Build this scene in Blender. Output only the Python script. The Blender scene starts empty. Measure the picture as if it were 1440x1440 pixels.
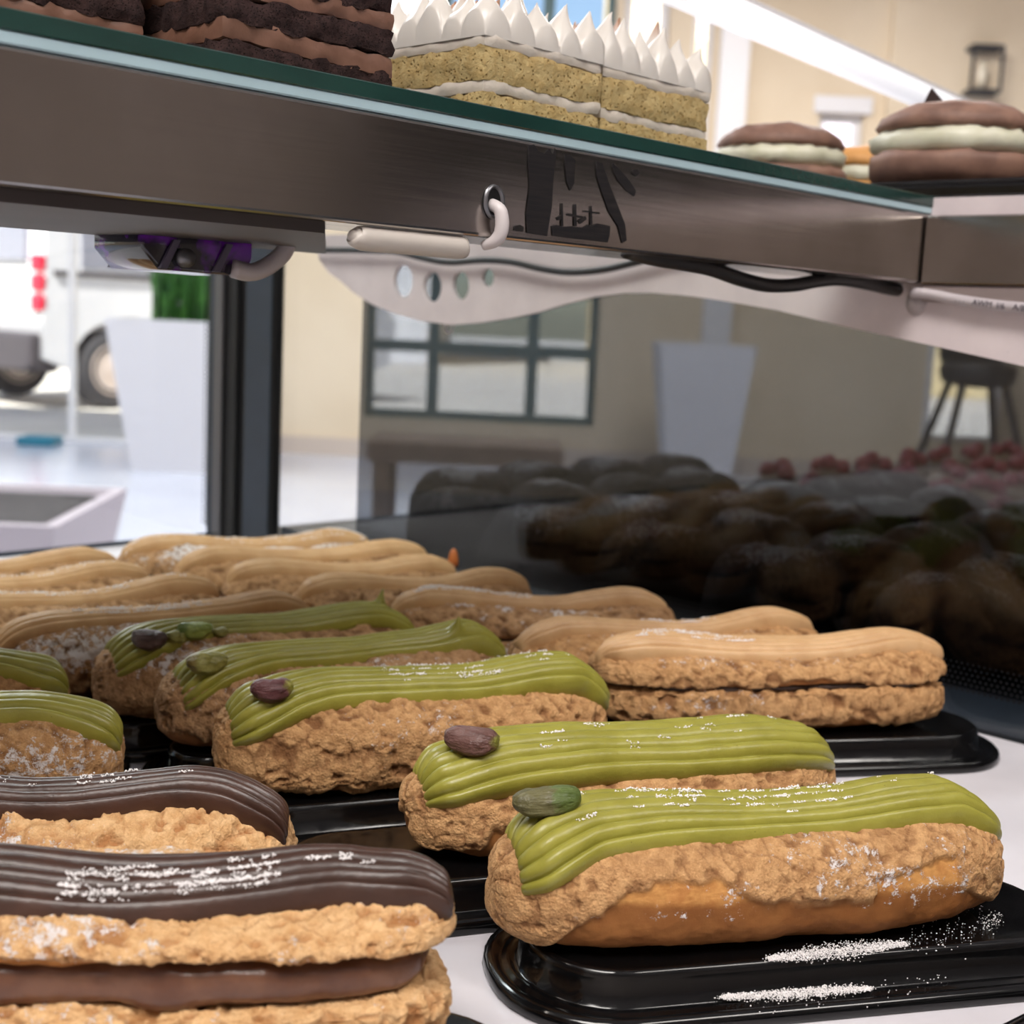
import bpy, bmesh, math, random
import numpy as np
from mathutils import Vector, Matrix
from mathutils.bvhtree import BVHTree

SC = bpy.context.scene
COL = SC.collection
# ------------------------------------------------------------------ camera
F = 1890.0; PHI = math.radians(8.25); RHO = math.radians(2.7)
CZ = 0.90            # height of the lens above the shop floor
DK = 0.73            # height of the white display deck
fw = np.array([0, math.cos(PHI), -math.sin(PHI)])
r0 = np.array([1.0, 0, 0]); u0 = np.array([0, math.sin(PHI), math.cos(PHI)])
RT = math.cos(RHO) * r0 + math.sin(RHO) * u0
UP = -math.sin(RHO) * r0 + math.cos(RHO) * u0
CP = np.array([0, 0, CZ])
cam = bpy.data.cameras.new('camera'); cam_ob = bpy.data.objects.new('camera', cam); COL.objects.link(cam_ob)
m = Matrix.Identity(4)
for i in range(3):
    m[i][0] = RT[i]; m[i][1] = UP[i]; m[i][2] = -fw[i]; m[i][3] = CP[i]
cam_ob.matrix_world = m
cam.sensor_width = 36; cam.lens = 36 * F / 1440; cam.clip_start = 0.01; cam.clip_end = 200
cam.dof.use_dof = True; cam.dof.focus_distance = 0.37; cam.dof.aperture_fstop = 19
SC.camera = cam_ob
# ------------------------------------------------------------------ world, sun, lamps, exposure
SC.view_settings.view_transform = 'Standard'; SC.view_settings.look = 'None'
SC.view_settings.gamma = 1; SC.view_settings.use_curve_mapping = False
SC.view_settings.exposure = -0.2
W = bpy.data.worlds.new('sky'); SC.world = W; W.use_nodes = True
wn = W.node_tree.nodes; wl = W.node_tree.links
sky = wn.new('ShaderNodeTexSky'); sky.sky_type = 'NISHITA'; sky.sun_disc = False
sky.sun_elevation = math.radians(48); sky.sun_rotation = math.radians(200); sky.air_density = 1.0; sky.dust_density = 0.6
wl.new(sky.outputs[0], wn['Background'].inputs[0]); wn['Background'].inputs[1].default_value = 0.20
sun = bpy.data.lights.new('sun', 'SUN'); sun.energy = 15.0; sun.angle = math.radians(0.6); sun.color = (1, 0.95, 0.88)
sun_ob = bpy.data.objects.new('sun', sun); COL.objects.link(sun_ob)
sun_ob.rotation_euler = Vector((0.35, 0.75, -1.0)).to_track_quat('-Z', 'Y').to_euler()
PANELS = [  # ceiling panel lamps of the shop: x, y, size x, size y, watts, colour
    (-0.45, -1.25, 1.2, 1.2, 96, (1.0, 0.95, 0.90)),
    (1.7, -0.9, 1.2, 0.6, 44, (1.0, 0.94, 0.88)),
    (-1.7, 2.8, 1.2, 0.6, 60, (0.92, 0.95, 1.0)),
    (1.3, 5.7, 1.2, 1.2, 150, (1.0, 0.94, 0.87)),
    (-2.6, 6.0, 1.2, 1.2, 95, (0.92, 0.95, 1.0)),
]
CEIL = 3.3
for (x, y, sx, sy, p, c) in PANELS:
    l = bpy.data.lights.new('ceiling_lamp_light', 'AREA'); l.shape = 'RECTANGLE'; l.size = sx; l.size_y = sy; l.energy = p; l.color = c
    o = bpy.data.objects.new('ceiling_lamp_light', l); COL.objects.link(o); o.location = (x, y, CEIL - 0.045)

# ------------------------------------------------------------------ helpers: rays, noise, meshes
def ray(x, y): return fw + RT * (x - 720) / F - UP * (y - 720) / F
def atz(x, y, z):
    d = ray(x, y); return CP + d * (z - CZ) / d[2]
def aty(x, y, Y):
    d = ray(x, y); return CP + d * Y / d[1]
def hit(x, y, p0, n):
    d = ray(x, y); return CP + d * (np.dot(np.array(p0) - CP, n) / np.dot(d, n))
def pix(p):
    v = np.asarray(p, float) - CP; w = v @ fw
    return 720 + F * (v @ RT) / w, 720 - F * (v @ UP) / w, w
# the display case stands turned in the room: its own axes are o (along the shelf rail) and b (away from the rail)
AU = np.array([.6931, .7208, 0]); AB = np.array([-.7208, .6931, 0])
G0 = np.array([.1760, .6016, 0]); CANG = math.atan2(.7208, .6931)
def P(o, b, z): return G0 + AU * o + AB * b + np.array([0, 0, z])
def loc(p):
    r = np.asarray(p) - G0; return np.array([r @ AU, r @ AB, p[2]])
def on_rail(x, y, b=-.003): return loc(hit(x, y, P(0, b, 0), AB))
def on_pane(x, y, o=0.0): return loc(hit(x, y, P(o, 0, 0), AU))

def smooth(a, b, x):
    t = np.clip((x - a) / (b - a), 0, 1); return t * t * (3 - 2 * t)
def hsh(ix, iy, iz, seed):
    h = (ix * 374761393 + iy * 668265263 + iz * 1274126177 + seed * 974711) & 0xffffffff
    h = ((h ^ (h >> 13)) * 1274126177) & 0xffffffff
    return ((h ^ (h >> 16)) & 0xffff) / 65535.0
def vnoise(p, seed=0):
    p = np.asarray(p, float); i = np.floor(p).astype(np.int64); f = p - i; f = f * f * (3 - 2 * f)
    r = 0
    for dx in (0, 1):
        for dy in (0, 1):
            for dz in (0, 1):
                w = (f[..., 0] if dx else 1 - f[..., 0]) * (f[..., 1] if dy else 1 - f[..., 1]) * (f[..., 2] if dz else 1 - f[..., 2])
                r = r + w * hsh(i[..., 0] + dx, i[..., 1] + dy, i[..., 2] + dz, seed)
    return r * 2 - 1
ROT = np.array(Matrix.Rotation(.9, 3, Vector((1, .6, .35))))
def fbm(p, seed=0, o=4, g=.5):
    a = 1; s = 0; q = np.asarray(p, float) @ ROT
    for k in range(o):
        s = s + a * vnoise(q, seed + k * 17); a *= g; q = (q @ ROT) * 2.03 + 5.3
    return s
def worley(p2, seeds):
    f1 = np.full(len(p2), 9.); f2 = np.full(len(p2), 9.); idx = np.zeros(len(p2), int)
    for k, s in enumerate(seeds):
        d = np.hypot(p2[:, 0] - s[0], p2[:, 1] - s[1])
        m1 = d < f1; f2 = np.where(m1, f1, np.minimum(f2, d)); idx = np.where(m1, k, idx); f1 = np.where(m1, d, f1)
    return f1, f2, idx

def mesh_np(name, V, faces, mat, smooth_sh=True, attrs=None, parent=None):
    """faces: list of int arrays of shape (n,3) or (n,4)"""
    V = np.asarray(V, np.float32); me = bpy.data.meshes.new(name)
    me.vertices.add(len(V)); me.vertices.foreach_set('co', V.ravel())
    faces = [np.asarray(f, np.int32) for f in faces if len(f)]
    loops = np.concatenate([f.ravel() for f in faces]); tot = np.concatenate([np.full(len(f), f.shape[1], np.int32) for f in faces])
    st = np.concatenate([[0], np.cumsum(tot)[:-1]]).astype(np.int32)
    me.loops.add(len(loops)); me.loops.foreach_set('vertex_index', loops)
    me.polygons.add(len(tot)); me.polygons.foreach_set('loop_start', st); me.polygons.foreach_set('loop_total', tot)
    me.polygons.foreach_set('use_smooth', np.full(len(tot), smooth_sh))
    me.update(calc_edges=True); me.validate()
    for k, a in (attrs or {}).items():
        at = me.attributes.new(k, 'FLOAT', 'POINT'); at.data.foreach_set('value', np.asarray(a, np.float32).ravel())
    me.materials.append(mat)
    return link(name, me, parent)
def link(name, me, parent=None):
    o = bpy.data.objects.new(name, me); COL.objects.link(o)
    if parent: o.parent = parent
    return o
def grid_faces(nx, ny, wrap=True):
    i = np.arange(nx - 1)[:, None]; j = np.arange(ny if wrap else ny - 1)[None, :]
    j2 = (j + 1) % ny
    return np.stack([i * ny + j, i * ny + j2, (i + 1) * ny + j2, (i + 1) * ny + j], -1).reshape(-1, 4)
def capped(V, name, mat, attrs=None, parent=None, smooth_sh=True):
    """V (nx,ny,3) rings wrapped in j, closed with a fan at each end"""
    nx, ny, _ = V.shape; f = grid_faces(nx, ny)
    pts = np.concatenate([V.reshape(-1, 3), [V[0].mean(0)], [V[-1].mean(0)]])
    j = np.arange(ny); j2 = (j + 1) % ny; a = nx * ny
    t0 = np.stack([np.full(ny, a), j2, j], -1); t1 = np.stack([np.full(ny, a + 1), (nx - 1) * ny + j, (nx - 1) * ny + j2], -1)
    if attrs: attrs = {k: np.concatenate([np.asarray(v).ravel(), [np.mean(v[0])], [np.mean(v[-1])]]) for k, v in attrs.items()}
    return mesh_np(name, pts, [f, t0, t1], mat, smooth_sh, attrs, parent)
def bm_obj(name, bm, mat, parent=None, sm=False):
    me = bpy.data.meshes.new(name); bmesh.ops.recalc_face_normals(bm, faces=bm.faces); bm.to_mesh(me); bm.free()
    for p in me.polygons: p.use_smooth = sm
    me.materials.append(mat); return link(name, me, parent)
def add_box(bm, lo, hi, bev=0, seg=2, R=None, T=None):
    c = [(a + b) / 2 for a, b in zip(lo, hi)]; s = [abs(b - a) for a, b in zip(lo, hi)]
    r = bmesh.ops.create_cube(bm, size=1); vs = r['verts']
    for v in vs: v.co = Vector((v.co.x * s[0] + c[0], v.co.y * s[1] + c[1], v.co.z * s[2] + c[2]))
    if R is not None: bmesh.ops.transform(bm, matrix=R, verts=vs)
    if bev > 0:
        es = list({e for v in vs for e in v.link_edges})
        bmesh.ops.bevel(bm, geom=es, offset=bev, segments=seg, affect='EDGES', profile=.5)
def box(name, lo, hi, mat, parent=None, bev=0, seg=2):
    bm = bmesh.new(); add_box(bm, lo, hi, bev, seg); return bm_obj(name, bm, mat, parent)
def tube_v(pts, rad, n=12, sub=6):
    """smooth tube rings through pts (Catmull-Rom)"""
    p = [np.asarray(q, float) for q in pts]; p = [2 * p[0] - p[1]] + p + [2 * p[-1] - p[-2]]
    c = []
    for i in range(1, len(p) - 2):
        for k in range(sub):
            t = k / sub
            c.append(.5 * (2 * p[i] + (p[i + 1] - p[i - 1]) * t + (2 * p[i - 1] - 5 * p[i] + 4 * p[i + 1] - p[i + 2]) * t * t + (3 * p[i] - p[i - 1] - 3 * p[i + 1] + p[i + 2]) * t ** 3))
    c.append(p[-2]); c = np.array(c)
    rad = np.interp(np.linspace(0, 1, len(c)), np.linspace(0, 1, len(np.atleast_1d(rad))), np.atleast_1d(rad)) if np.ndim(rad) else np.full(len(c), rad)
    d = np.gradient(c, axis=0); d /= np.linalg.norm(d, axis=1)[:, None] + 1e-12
    ref = np.array([0.13, .21, .97]); a = np.cross(d, ref); a /= np.linalg.norm(a, axis=1)[:, None]; b = np.cross(d, a)
    th = np.linspace(0, 2 * math.pi, n, endpoint=False)
    return c[:, None, :] + rad[:, None, None] * (a[:, None, :] * np.cos(th)[None, :, None] + b[:, None, :] * np.sin(th)[None, :, None])
def tube(name, pts, rad, mat, parent=None, n=12, sub=6): return capped(tube_v(pts, rad, n, sub), name, mat, None, parent)
def lathe(name, prof, mat, parent=None, n=24, sq=1.0):
    th = np.linspace(0, 2 * math.pi, n, endpoint=False)
    V = np.array([[(r * math.cos(t), r * math.sin(t), z) for t in th] for r, z in prof]); return capped(V, name, mat, None, parent)
def prism(name, loops, depth, mat, M=None, parent=None, bev=0):
    """filled 2D outline (first loop) with holes, extruded both ways by depth/2; M places the local plane"""
    cu = bpy.data.curves.new(name, 'CURVE'); cu.dimensions = '2D'; cu.fill_mode = 'BOTH'; cu.extrude = depth / 2 - bev; cu.bevel_depth = bev
    for lp in loops:
        s = cu.splines.new('POLY'); s.points.add(len(lp) - 1); s.use_cyclic_u = True
        for q, (x, y) in zip(s.points, lp): q.co = (x, y, 0, 1)
    t = bpy.data.objects.new('t', cu); COL.objects.link(t); dg = bpy.context.evaluated_depsgraph_get(); dg.update()
    me = bpy.data.meshes.new_from_object(t.evaluated_get(dg)); bpy.data.objects.remove(t); me.name = name
    if M is not None: me.transform(M)
    me.materials.clear(); me.materials.append(mat); return link(name, me, parent)
def rounded(pts, k=4):
    """Chaikin rounding of a closed outline"""
    p = [np.array(q, float) for q in pts]
    for _ in range(k):
        q = []
        for a, b in zip(p, p[1:] + p[:1]): q += [.75 * a + .25 * b, .25 * a + .75 * b]
        p = q
    return p
def thing(name, label, cat, loc_=(0, 0, 0), rz=0, group=None):
    o = bpy.data.objects.new(name, None); o.empty_display_size = .02; COL.objects.link(o); o.location = loc_; o.rotation_euler = (0, 0, rz)
    return tag(o, label, cat, group)
def tag(o, label, cat, group=None, kind=None):
    o['label'] = label; o['category'] = cat
    if group: o['group'] = group
    if kind: o['kind'] = kind
    return o
def struct(o): o['kind'] = 'structure'; return o
def copy_tree(o, parent=None):
    c = o.copy(); COL.objects.link(c)
    if parent: c.parent = parent
    for ch in list(o.children): copy_tree(ch, c)
    return c

# ------------------------------------------------------------------ materials
def lin(r, g, b):
    f = lambda c: (c / 255 / 12.92) if c / 255 <= .04045 else ((c / 255 + .055) / 1.055) ** 2.4
    return (f(r), f(g), f(b), 1)
class Mat:
    def __init__(s, name):
        s.m = bpy.data.materials.new(name); s.m.use_nodes = True; s.t = s.m.node_tree; s.n = s.t.nodes; s.l = s.t.links
        s.b = s.n['Principled BSDF']; s.o = s.n['Material Output']; s._c = None
    def co(s):
        if s._c is None: s._c = s.n.new('ShaderNodeTexCoord')
        return s._c.outputs['Object']
    def put(s, sock, v):
        if hasattr(v, 'is_linked') or hasattr(v, 'links'): s.l.new(v, sock)
        else: sock.default_value = v
    def p(s, **k):
        al = dict(col='Base Color', rough='Roughness', metal='Metallic', spec='Specular IOR Level', coat='Coat Weight', coatr='Coat Roughness', sss='Subsurface Weight', normal='Normal', em='Emission Color', ems='Emission Strength', aniso='Anisotropic', ior='IOR', trans='Transmission Weight', alpha='Alpha')
        for a, v in k.items(): s.put(s.b.inputs[al[a]], v)
        return s
    def noise(s, scale, detail=4, rough=.55, dist=0, stretch=None):
        t = s.n.new('ShaderNodeTexNoise'); t.inputs['Scale'].default_value = scale; t.inputs['Detail'].default_value = detail; t.inputs['Roughness'].default_value = rough; t.inputs['Distortion'].default_value = dist
        c = s.co()
        if stretch:
            mp = s.n.new('ShaderNodeMapping'); mp.inputs['Scale'].default_value = stretch; s.l.new(c, mp.inputs[0]); c = mp.outputs[0]
        s.l.new(c, t.inputs['Vector']); return t.outputs['Fac']
    def voro(s, scale, feat='F1'):
        t = s.n.new('ShaderNodeTexVoronoi'); t.feature = feat; t.inputs['Scale'].default_value = scale; s.l.new(s.co(), t.inputs['Vector']); return t.outputs['Distance']
    def attr(s, name):
        t = s.n.new('ShaderNodeAttribute'); t.attribute_name = name; return t.outputs['Fac']
    def ramp(s, v, a, b, lo=0., hi=1.):
        t = s.n.new('ShaderNodeMapRange'); t.interpolation_type = 'SMOOTHSTEP'; s.put(t.inputs[0], v)
        t.inputs[1].default_value = a; t.inputs[2].default_value = b; t.inputs[3].default_value = lo; t.inputs[4].default_value = hi; return t.outputs[0]
    def mix(s, f, a, b):
        t = s.n.new('ShaderNodeMix'); t.data_type = 'RGBA'; s.put(t.inputs[0], f); s.put(t.inputs[6], a); s.put(t.inputs[7], b); return t.outputs[2]
    def math(s, op, a, b=0.):
        t = s.n.new('ShaderNodeMath'); t.operation = op; s.put(t.inputs[0], a); s.put(t.inputs[1], b); return t.outputs[0]
    def bump(s, h, dist, strength=1.):
        t = s.n.new('ShaderNodeBump'); t.inputs['Strength'].default_value = strength; t.inputs['Distance'].default_value = dist; s.put(t.inputs['Height'], h); s.l.new(t.outputs[0], s.b.inputs['Normal']); return s
def simple(name, rgb, rough=.5, metal=0, spec=.5, coat=0, nz=0, scale=30):
    k = Mat(name); c = lin(*rgb); k.p(rough=rough, metal=metal, spec=spec, coat=coat)
    if nz:
        d = tuple(x * (1 - nz) for x in c[:3]) + (1,); k.p(col=k.mix(k.ramp(k.noise(scale, 5), .3, .7), c, d))
    else: k.p(col=c)
    return k.m
def glass_mat(name, tint, refl=1.0, ior=1.45):
    k = Mat(name); t = k.n.new('ShaderNodeBsdfTransparent'); t.inputs[0].default_value = tuple(tint) + (1,)
    g = k.n.new('ShaderNodeBsdfGlossy'); g.inputs['Roughness'].default_value = 0.02; gm = k.n.new('ShaderNodeNewGeometry')
    dt = k.n.new('ShaderNodeVectorMath'); dt.operation = 'DOT_PRODUCT'; k.l.new(gm.outputs['Normal'], dt.inputs[0]); k.l.new(gm.outputs['Incoming'], dt.inputs[1])
    f = k.math('POWER', k.math('SUBTRACT', 1., k.math('ABSOLUTE', dt.outputs['Value'])), 5.); f = k.math('ADD', .04 * refl, k.math('MULTIPLY', f, .96 * refl))
    mx = k.n.new('ShaderNodeMixShader'); k.l.new(f, mx.inputs[0]); k.l.new(t.outputs[0], mx.inputs[1]); k.l.new(g.outputs[0], mx.inputs[2]); k.l.new(mx.outputs[0], k.o.inputs[0]); return k.m

def choux_mat(name, base_a, base_b, crust_a, crust_b, crack, gold=.0):
    k = Mat(name)
    streak = k.noise(1.0, 4, .6, 0, (260, 260, 900)); big = k.noise(55, 4, .6); fine = k.noise(2000, 3, .75); mid = k.noise(330, 4, .65)
    bc = k.mix(k.ramp(k.math('ADD', k.math('MULTIPLY', big, .6), k.math('MULTIPLY', mid, .4)), .36, .64), lin(*base_a), lin(*base_b))
    bc = k.mix(k.ramp(streak, .45, .75, 0, .35), bc, lin(min(base_a[0] + 35, 255), base_a[1] + 35, base_a[2] + 25))
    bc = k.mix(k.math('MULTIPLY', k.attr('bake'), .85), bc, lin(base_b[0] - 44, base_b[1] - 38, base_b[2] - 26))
    cc = k.mix(k.ramp(mid, .35, .65), lin(*crust_a), lin(*crust_b))
    cc = k.mix(k.ramp(fine, .45, .75, 0, .5), cc, lin(min(crust_a[0] + 25, 255), crust_a[1] + 22, crust_a[2] + 18))
    c = k.mix(k.attr('crust'), bc, cc)
    c = k.mix(k.math('MULTIPLY', k.attr('crack'), .8), c, lin(*crack))
    sg = k.math('ADD', k.attr('sugar'), k.math('ADD', k.math('MULTIPLY', k.math('SUBTRACT', k.noise(420, 3, .6), .5), 2.2), k.math('MULTIPLY', k.math('SUBTRACT', k.noise(1700, 3, .7), .5), 1.4)))
    sg = k.math('MULTIPLY', k.ramp(sg, .46, .80, 0, .9), k.ramp(k.attr('sugar'), .02, .2))
    c = k.mix(sg, c, lin(238, 232, 232))
    k.p(col=c, rough=.72, spec=.3)
    h = k.math('ADD', k.math('MULTIPLY', fine, k.math('ADD', .15, k.math('MULTIPLY', k.attr('crust'), .75))), k.math('ADD', k.math('MULTIPLY', mid, .2), k.math('MULTIPLY', k.voro(1100), k.math('MULTIPLY', k.attr('crust'), .7))))
    k.bump(k.math('ADD', h, k.math('MULTIPLY', sg, .4)), .0007, .8)
    return k.m
def cream_mat(name, a, b, rough=.36, spec=.5, specks=None):
    k = Mat(name); c = k.mix(k.ramp(k.noise(90, 4), .35, .65), lin(*a), lin(*b))
    if specks: c = k.mix(k.ramp(k.voro(260), .035, .055, .8, 0), c, lin(*specks))
    k.p(col=c, rough=rough, spec=spec, sss=.05); k.b.inputs['Subsurface Radius'].default_value = (.004, .0025, .001); k.b.inputs['Subsurface Scale'].default_value = .5
    k.bump(k.noise(420, 3), .00035, .5); return k.m

M_CHOUX = choux_mat('choux_golden', (200, 146, 84), (166, 110, 58), (208, 162, 112), (180, 134, 88), (116, 72, 40))
M_CHOUX_PALE = choux_mat('choux_pale', (204, 154, 96), (168, 114, 66), (200, 158, 116), (170, 128, 88), (110, 72, 44))
M_CHOUX_LIGHT = choux_mat('choux_light', (220, 164, 96), (186, 124, 62), (230, 188, 138), (208, 160, 108), (158, 102, 56))
M_PIST = cream_mat('pistachio_cream', (152, 147, 62), (140, 135, 52), .36, .5, (96, 92, 30))
M_COFFEE = cream_mat('coffee_cream', (208, 170, 126), (196, 156, 112), .42)
M_CHOCO = cream_mat('chocolate_cream', (70, 46, 37), (58, 37, 29), .38)
M_FILL = cream_mat('chocolate_filling', (112, 76, 56), (92, 58, 42), .3)
M_FILL_C = cream_mat('coffee_filling', (60, 38, 24), (48, 30, 20), .5)
M_SUGAR = simple('powdered_sugar', (240, 236, 236), .9)
def tray_mat():
    k = Mat('black_plastic'); k.p(col=lin(8, 8, 9), rough=.12, spec=.5); k.p(rough=k.ramp(k.noise(140, 4), .3, .7, .08, .2)); return k.m
M_TRAY = tray_mat()
def steel_mat():
    k = Mat('brushed_steel'); n = k.noise(1.0, 5, .7, 0, (9, 900, 900)); b = k.noise(22, 4)
    k.p(col=k.mix(k.ramp(b, .3, .7), lin(178, 172, 168), lin(164, 158, 153)), metal=1, rough=k.ramp(n, .2, .8, .14, .20))
    k.bump(n, .00003, .3); return k.m
M_STEEL = steel_mat()
def deck_mat():
    k = Mat('white_deck'); k.p(col=k.mix(k.ramp(k.noise(14, 5), .3, .75), lin(222, 218, 224), lin(206, 202, 208)), rough=.28); return k.m
M_DECK = deck_mat()
M_WHITE_STEEL = (lambda k: (k.p(col=k.mix(k.ramp(k.voro(95), .03, .05, .55, 0), k.mix(k.ramp(k.noise(40, 5), .3, .7), lin(226, 214, 216), lin(214, 202, 205)), lin(150, 140, 140)), rough=.45), k.m)[1])(Mat('white_painted_steel'))
M_SLATE = simple('slate_film', (44, 54, 68), .4, nz=.15, scale=60)
M_BLACK = simple('black_rubber', (14, 14, 16), .5)
M_CABLE = simple('black_cable', (36, 34, 34), .42, nz=.2, scale=200)
M_GREYMETAL = simple('grey_aluminium', (120, 120, 124), .35, .8)
M_DARKPLATE = simple('dark_painted_plate', (66, 58, 56), .5, nz=.2, scale=40)
M_GLASS = glass_mat('clear_glass', (.97, .985, .98))
M_PANE = glass_mat('window_glass', (.96, .975, .98), .6)
M_TINT = glass_mat('smoked_film', (.445, .462, .49), 0.0)
M_SHELFGLASS = glass_mat('shelf_glass', (.93, .97, .955))
def edge_mat():
    k = Mat('green_glass_edge'); k.p(col=k.mix(k.ramp(k.noise(30, 5, .6, 0, (.4, 1, 1)), .35, .7), lin(24, 52, 48), lin(34, 66, 60)), rough=.16, spec=.6); k.bump(k.noise(240, 3), .0002, .4); return k.m
M_EDGE = edge_mat()
M_EDGE_PALE = simple('pale_glass_arris', (176, 202, 210), .3, nz=.1, scale=20)
# ------------------------------------------------------------------ the room
def wall_mat(name, a, b):
    k = Mat(name); k.p(col=k.mix(k.ramp(k.noise(1.3, 6), .3, .7), lin(*a), lin(*b)), rough=.85); k.bump(k.noise(60, 4), .003, .3); return k.m
M_WALL = wall_mat('beige_plaster', (226, 210, 186), (216, 198, 172))
M_WALL_B = wall_mat('taupe_plaster', (196, 184, 175), (182, 170, 161))
M_CEIL = wall_mat('ceiling_paint', (214, 208, 202), (206, 200, 194))
k = Mat('polished_floor'); k.p(col=k.mix(k.ramp(k.noise(.9, 6), .3, .7), lin(212, 217, 232), lin(196, 202, 220)), rough=.16); M_FLOOR = k.m
M_FRAME = simple('window_frame_white', (228, 226, 228), .4)
M_FRAME_T = simple('window_frame_teal', (92, 116, 118), .4)
YW = 8.3
struct(box('floor', (-6.2, -4.2, -.06), (6.2, YW + .2, 0), M_FLOOR))
struct(box('ceiling', (-6.2, -4.2, CEIL), (6.2, YW + .2, CEIL + .2), M_CEIL))
wx = lambda x, y=540: float(aty(x, y, YW)[0])
wz = lambda x, y: float(aty(x, y, YW)[2])
OPEN = [  # openings in the far wall: x0, x1, z0, z1
    (-5.7, wx(316), .0, 2.55), (wx(512), wx(838), wz(690, 594), 3.16), (wx(872, 60) + .02, wx(940, 60), 1.16, 3.16), (wx(974, 60), wx(1004, 60), 1.16, 3.16),
    (wx(1150, 200), wx(1213, 200), 1.3, wz(1180, 160)), (wx(1308), wx(1414), wz(1360, 622), wz(1360, 484))]
def wall_with(name, x0, x1, z0, z1, y0, y1, opens, mat):
    xs = sorted({x0, x1, *[a for o in opens for a in o[:2]]}); bm = bmesh.new()
    for a, b in zip(xs, xs[1:]):
        zs = sorted([(o[2], o[3]) for o in opens if o[0] <= a + 1e-6 and o[1] >= b - 1e-6]); z = z0
        for (p, q) in zs:
            if p - z > 1e-4: add_box(bm, (a, y0, z), (b, y1, p))
            z = q
        if z1 - z > 1e-4: add_box(bm, (a, y0, z), (b, y1, z1))
    return struct(bm_obj(name, bm, mat))
wall_with('wall_back', -6.2, 6.2, 0, CEIL, YW, YW + .18, OPEN, M_WALL)
struct(box('wall_front', (-6.2, -4.2, 0), (6.2, -4.0, CEIL), M_WALL_B))
struct(box('wall_right', (6.0, -4.0, 0), (6.2, YW, CEIL), M_WALL_B))
bm = bmesh.new()
for lo, hi in (((-6.2, -4.0, 0), (-6.0, 2.0, CEIL)), ((-6.2, 2.0, 0), (-6.0, 7.4, .5)), ((-6.2, 2.0, 2.5), (-6.0, 7.4, CEIL)), ((-6.2, 7.4, 0), (-6.0, YW, CEIL))): add_box(bm, lo, hi)
struct(bm_obj('wall_left', bm, M_WALL))
def window(name, o, mat, bars_x=(), bars_z=(), fr=.045, y=YW + .06, bt=.03):
    x0, x1, z0, z1 = o; bm = bmesh.new()
    for lo, hi in (((x0, y, z0), (x0 + fr, y + .07, z1)), ((x1 - fr, y, z0), (x1, y + .07, z1)), ((x0 + fr, y, z0), (x1 - fr, y + .07, z0 + fr)), ((x0 + fr, y, z1 - fr), (x1 - fr, y + .07, z1))): add_box(bm, lo, hi, .004, 1)
    for b in bars_x: add_box(bm, (b - bt, y + .01, z0 + fr), (b + bt, y + .06, z1 - fr))
    for b in bars_z: add_box(bm, (x0 + fr, y + .012, b - bt), (x1 - fr, y + .058, b + bt))
    w = struct(bm_obj(name, bm, mat)); box('pane', (x0 + fr, y + .03, z0 + fr), (x1 - fr, y + .038, z1 - fr), M_PANE, w); return w
window('window_1', OPEN[0], M_FRAME, (wx(-330), wx(95)), (), .03, bt=.02)
window('window_2', OPEN[1], M_FRAME_T, (wx(607), wx(747)), (wz(690, 492),), .05, bt=.035)
window('window_3', OPEN[2], M_FRAME, (), (), .05)
window('window_4', OPEN[3], M_FRAME, (), (), .03)
window('window_5', OPEN[4], M_FRAME, (), (), .04)
window('window_6', OPEN[5], M_FRAME, (), (), .03)
struct(box('trim_1', (wx(1010, 100), YW - .05, 0), (wx(1052, 100), YW, CEIL), M_FRAME, None, .008))
struct(box('trim_2', (wx(1246, 120), YW - .07, 1.02), (wx(1246, 120) + .9, YW, CEIL), M_WALL, None, .01))
struct(box('trim_3', (wx(1140, 200), YW - .03, OPEN[4][3]), (wx(1222, 200), YW, OPEN[4][3] + .1), M_FRAME, None, .006))
struct(box('trim_4', (wx(1300), YW - .05, .12), (wx(1307), YW, 1.3), M_FRAME, None, .006))
struct(box('baseboard_back', (wx(318), YW - .02, 0), (6.0, YW, .11), simple('skirting', (196, 182, 172), .5)))
# ceiling lamps: panel fixtures
k = Mat('lamp_panel'); k.p(col=(.9, .9, .9, 1), em=(1, .95, .88, 1), ems=4.0); M_LAMP = k.m
for i, (x, y, sx, sy, p, c) in enumerate(PANELS):
    t = thing('ceiling_lamp', ['square ceiling panel lamp above the near end of the display case', 'oblong ceiling panel lamp between the case and the taupe side wall', 'oblong ceiling panel lamp near the bench and planter', 'square ceiling panel lamp by the beige wall with the lantern', 'square ceiling panel lamp by the street window and van'][i], 'lamp', (x, y, CEIL))
    bm = bmesh.new()
    for lo, hi in (((-sx / 2 - .03, -sy / 2 - .03, -.04), (sx / 2 + .03, -sy / 2, 0)), ((-sx / 2 - .03, sy / 2, -.04), (sx / 2 + .03, sy / 2 + .03, 0)), ((-sx / 2 - .03, -sy / 2, -.04), (-sx / 2, sy / 2, 0)), ((sx / 2, -sy / 2, -.04), (sx / 2 + .03, sy / 2, 0))): add_box(bm, lo, hi)
    bm_obj('lamp_frame', bm, M_FRAME, t); box('diffuser', (-sx / 2, -sy / 2, -.03), (sx / 2, sy / 2, -.02), M_LAMP, t)
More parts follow.
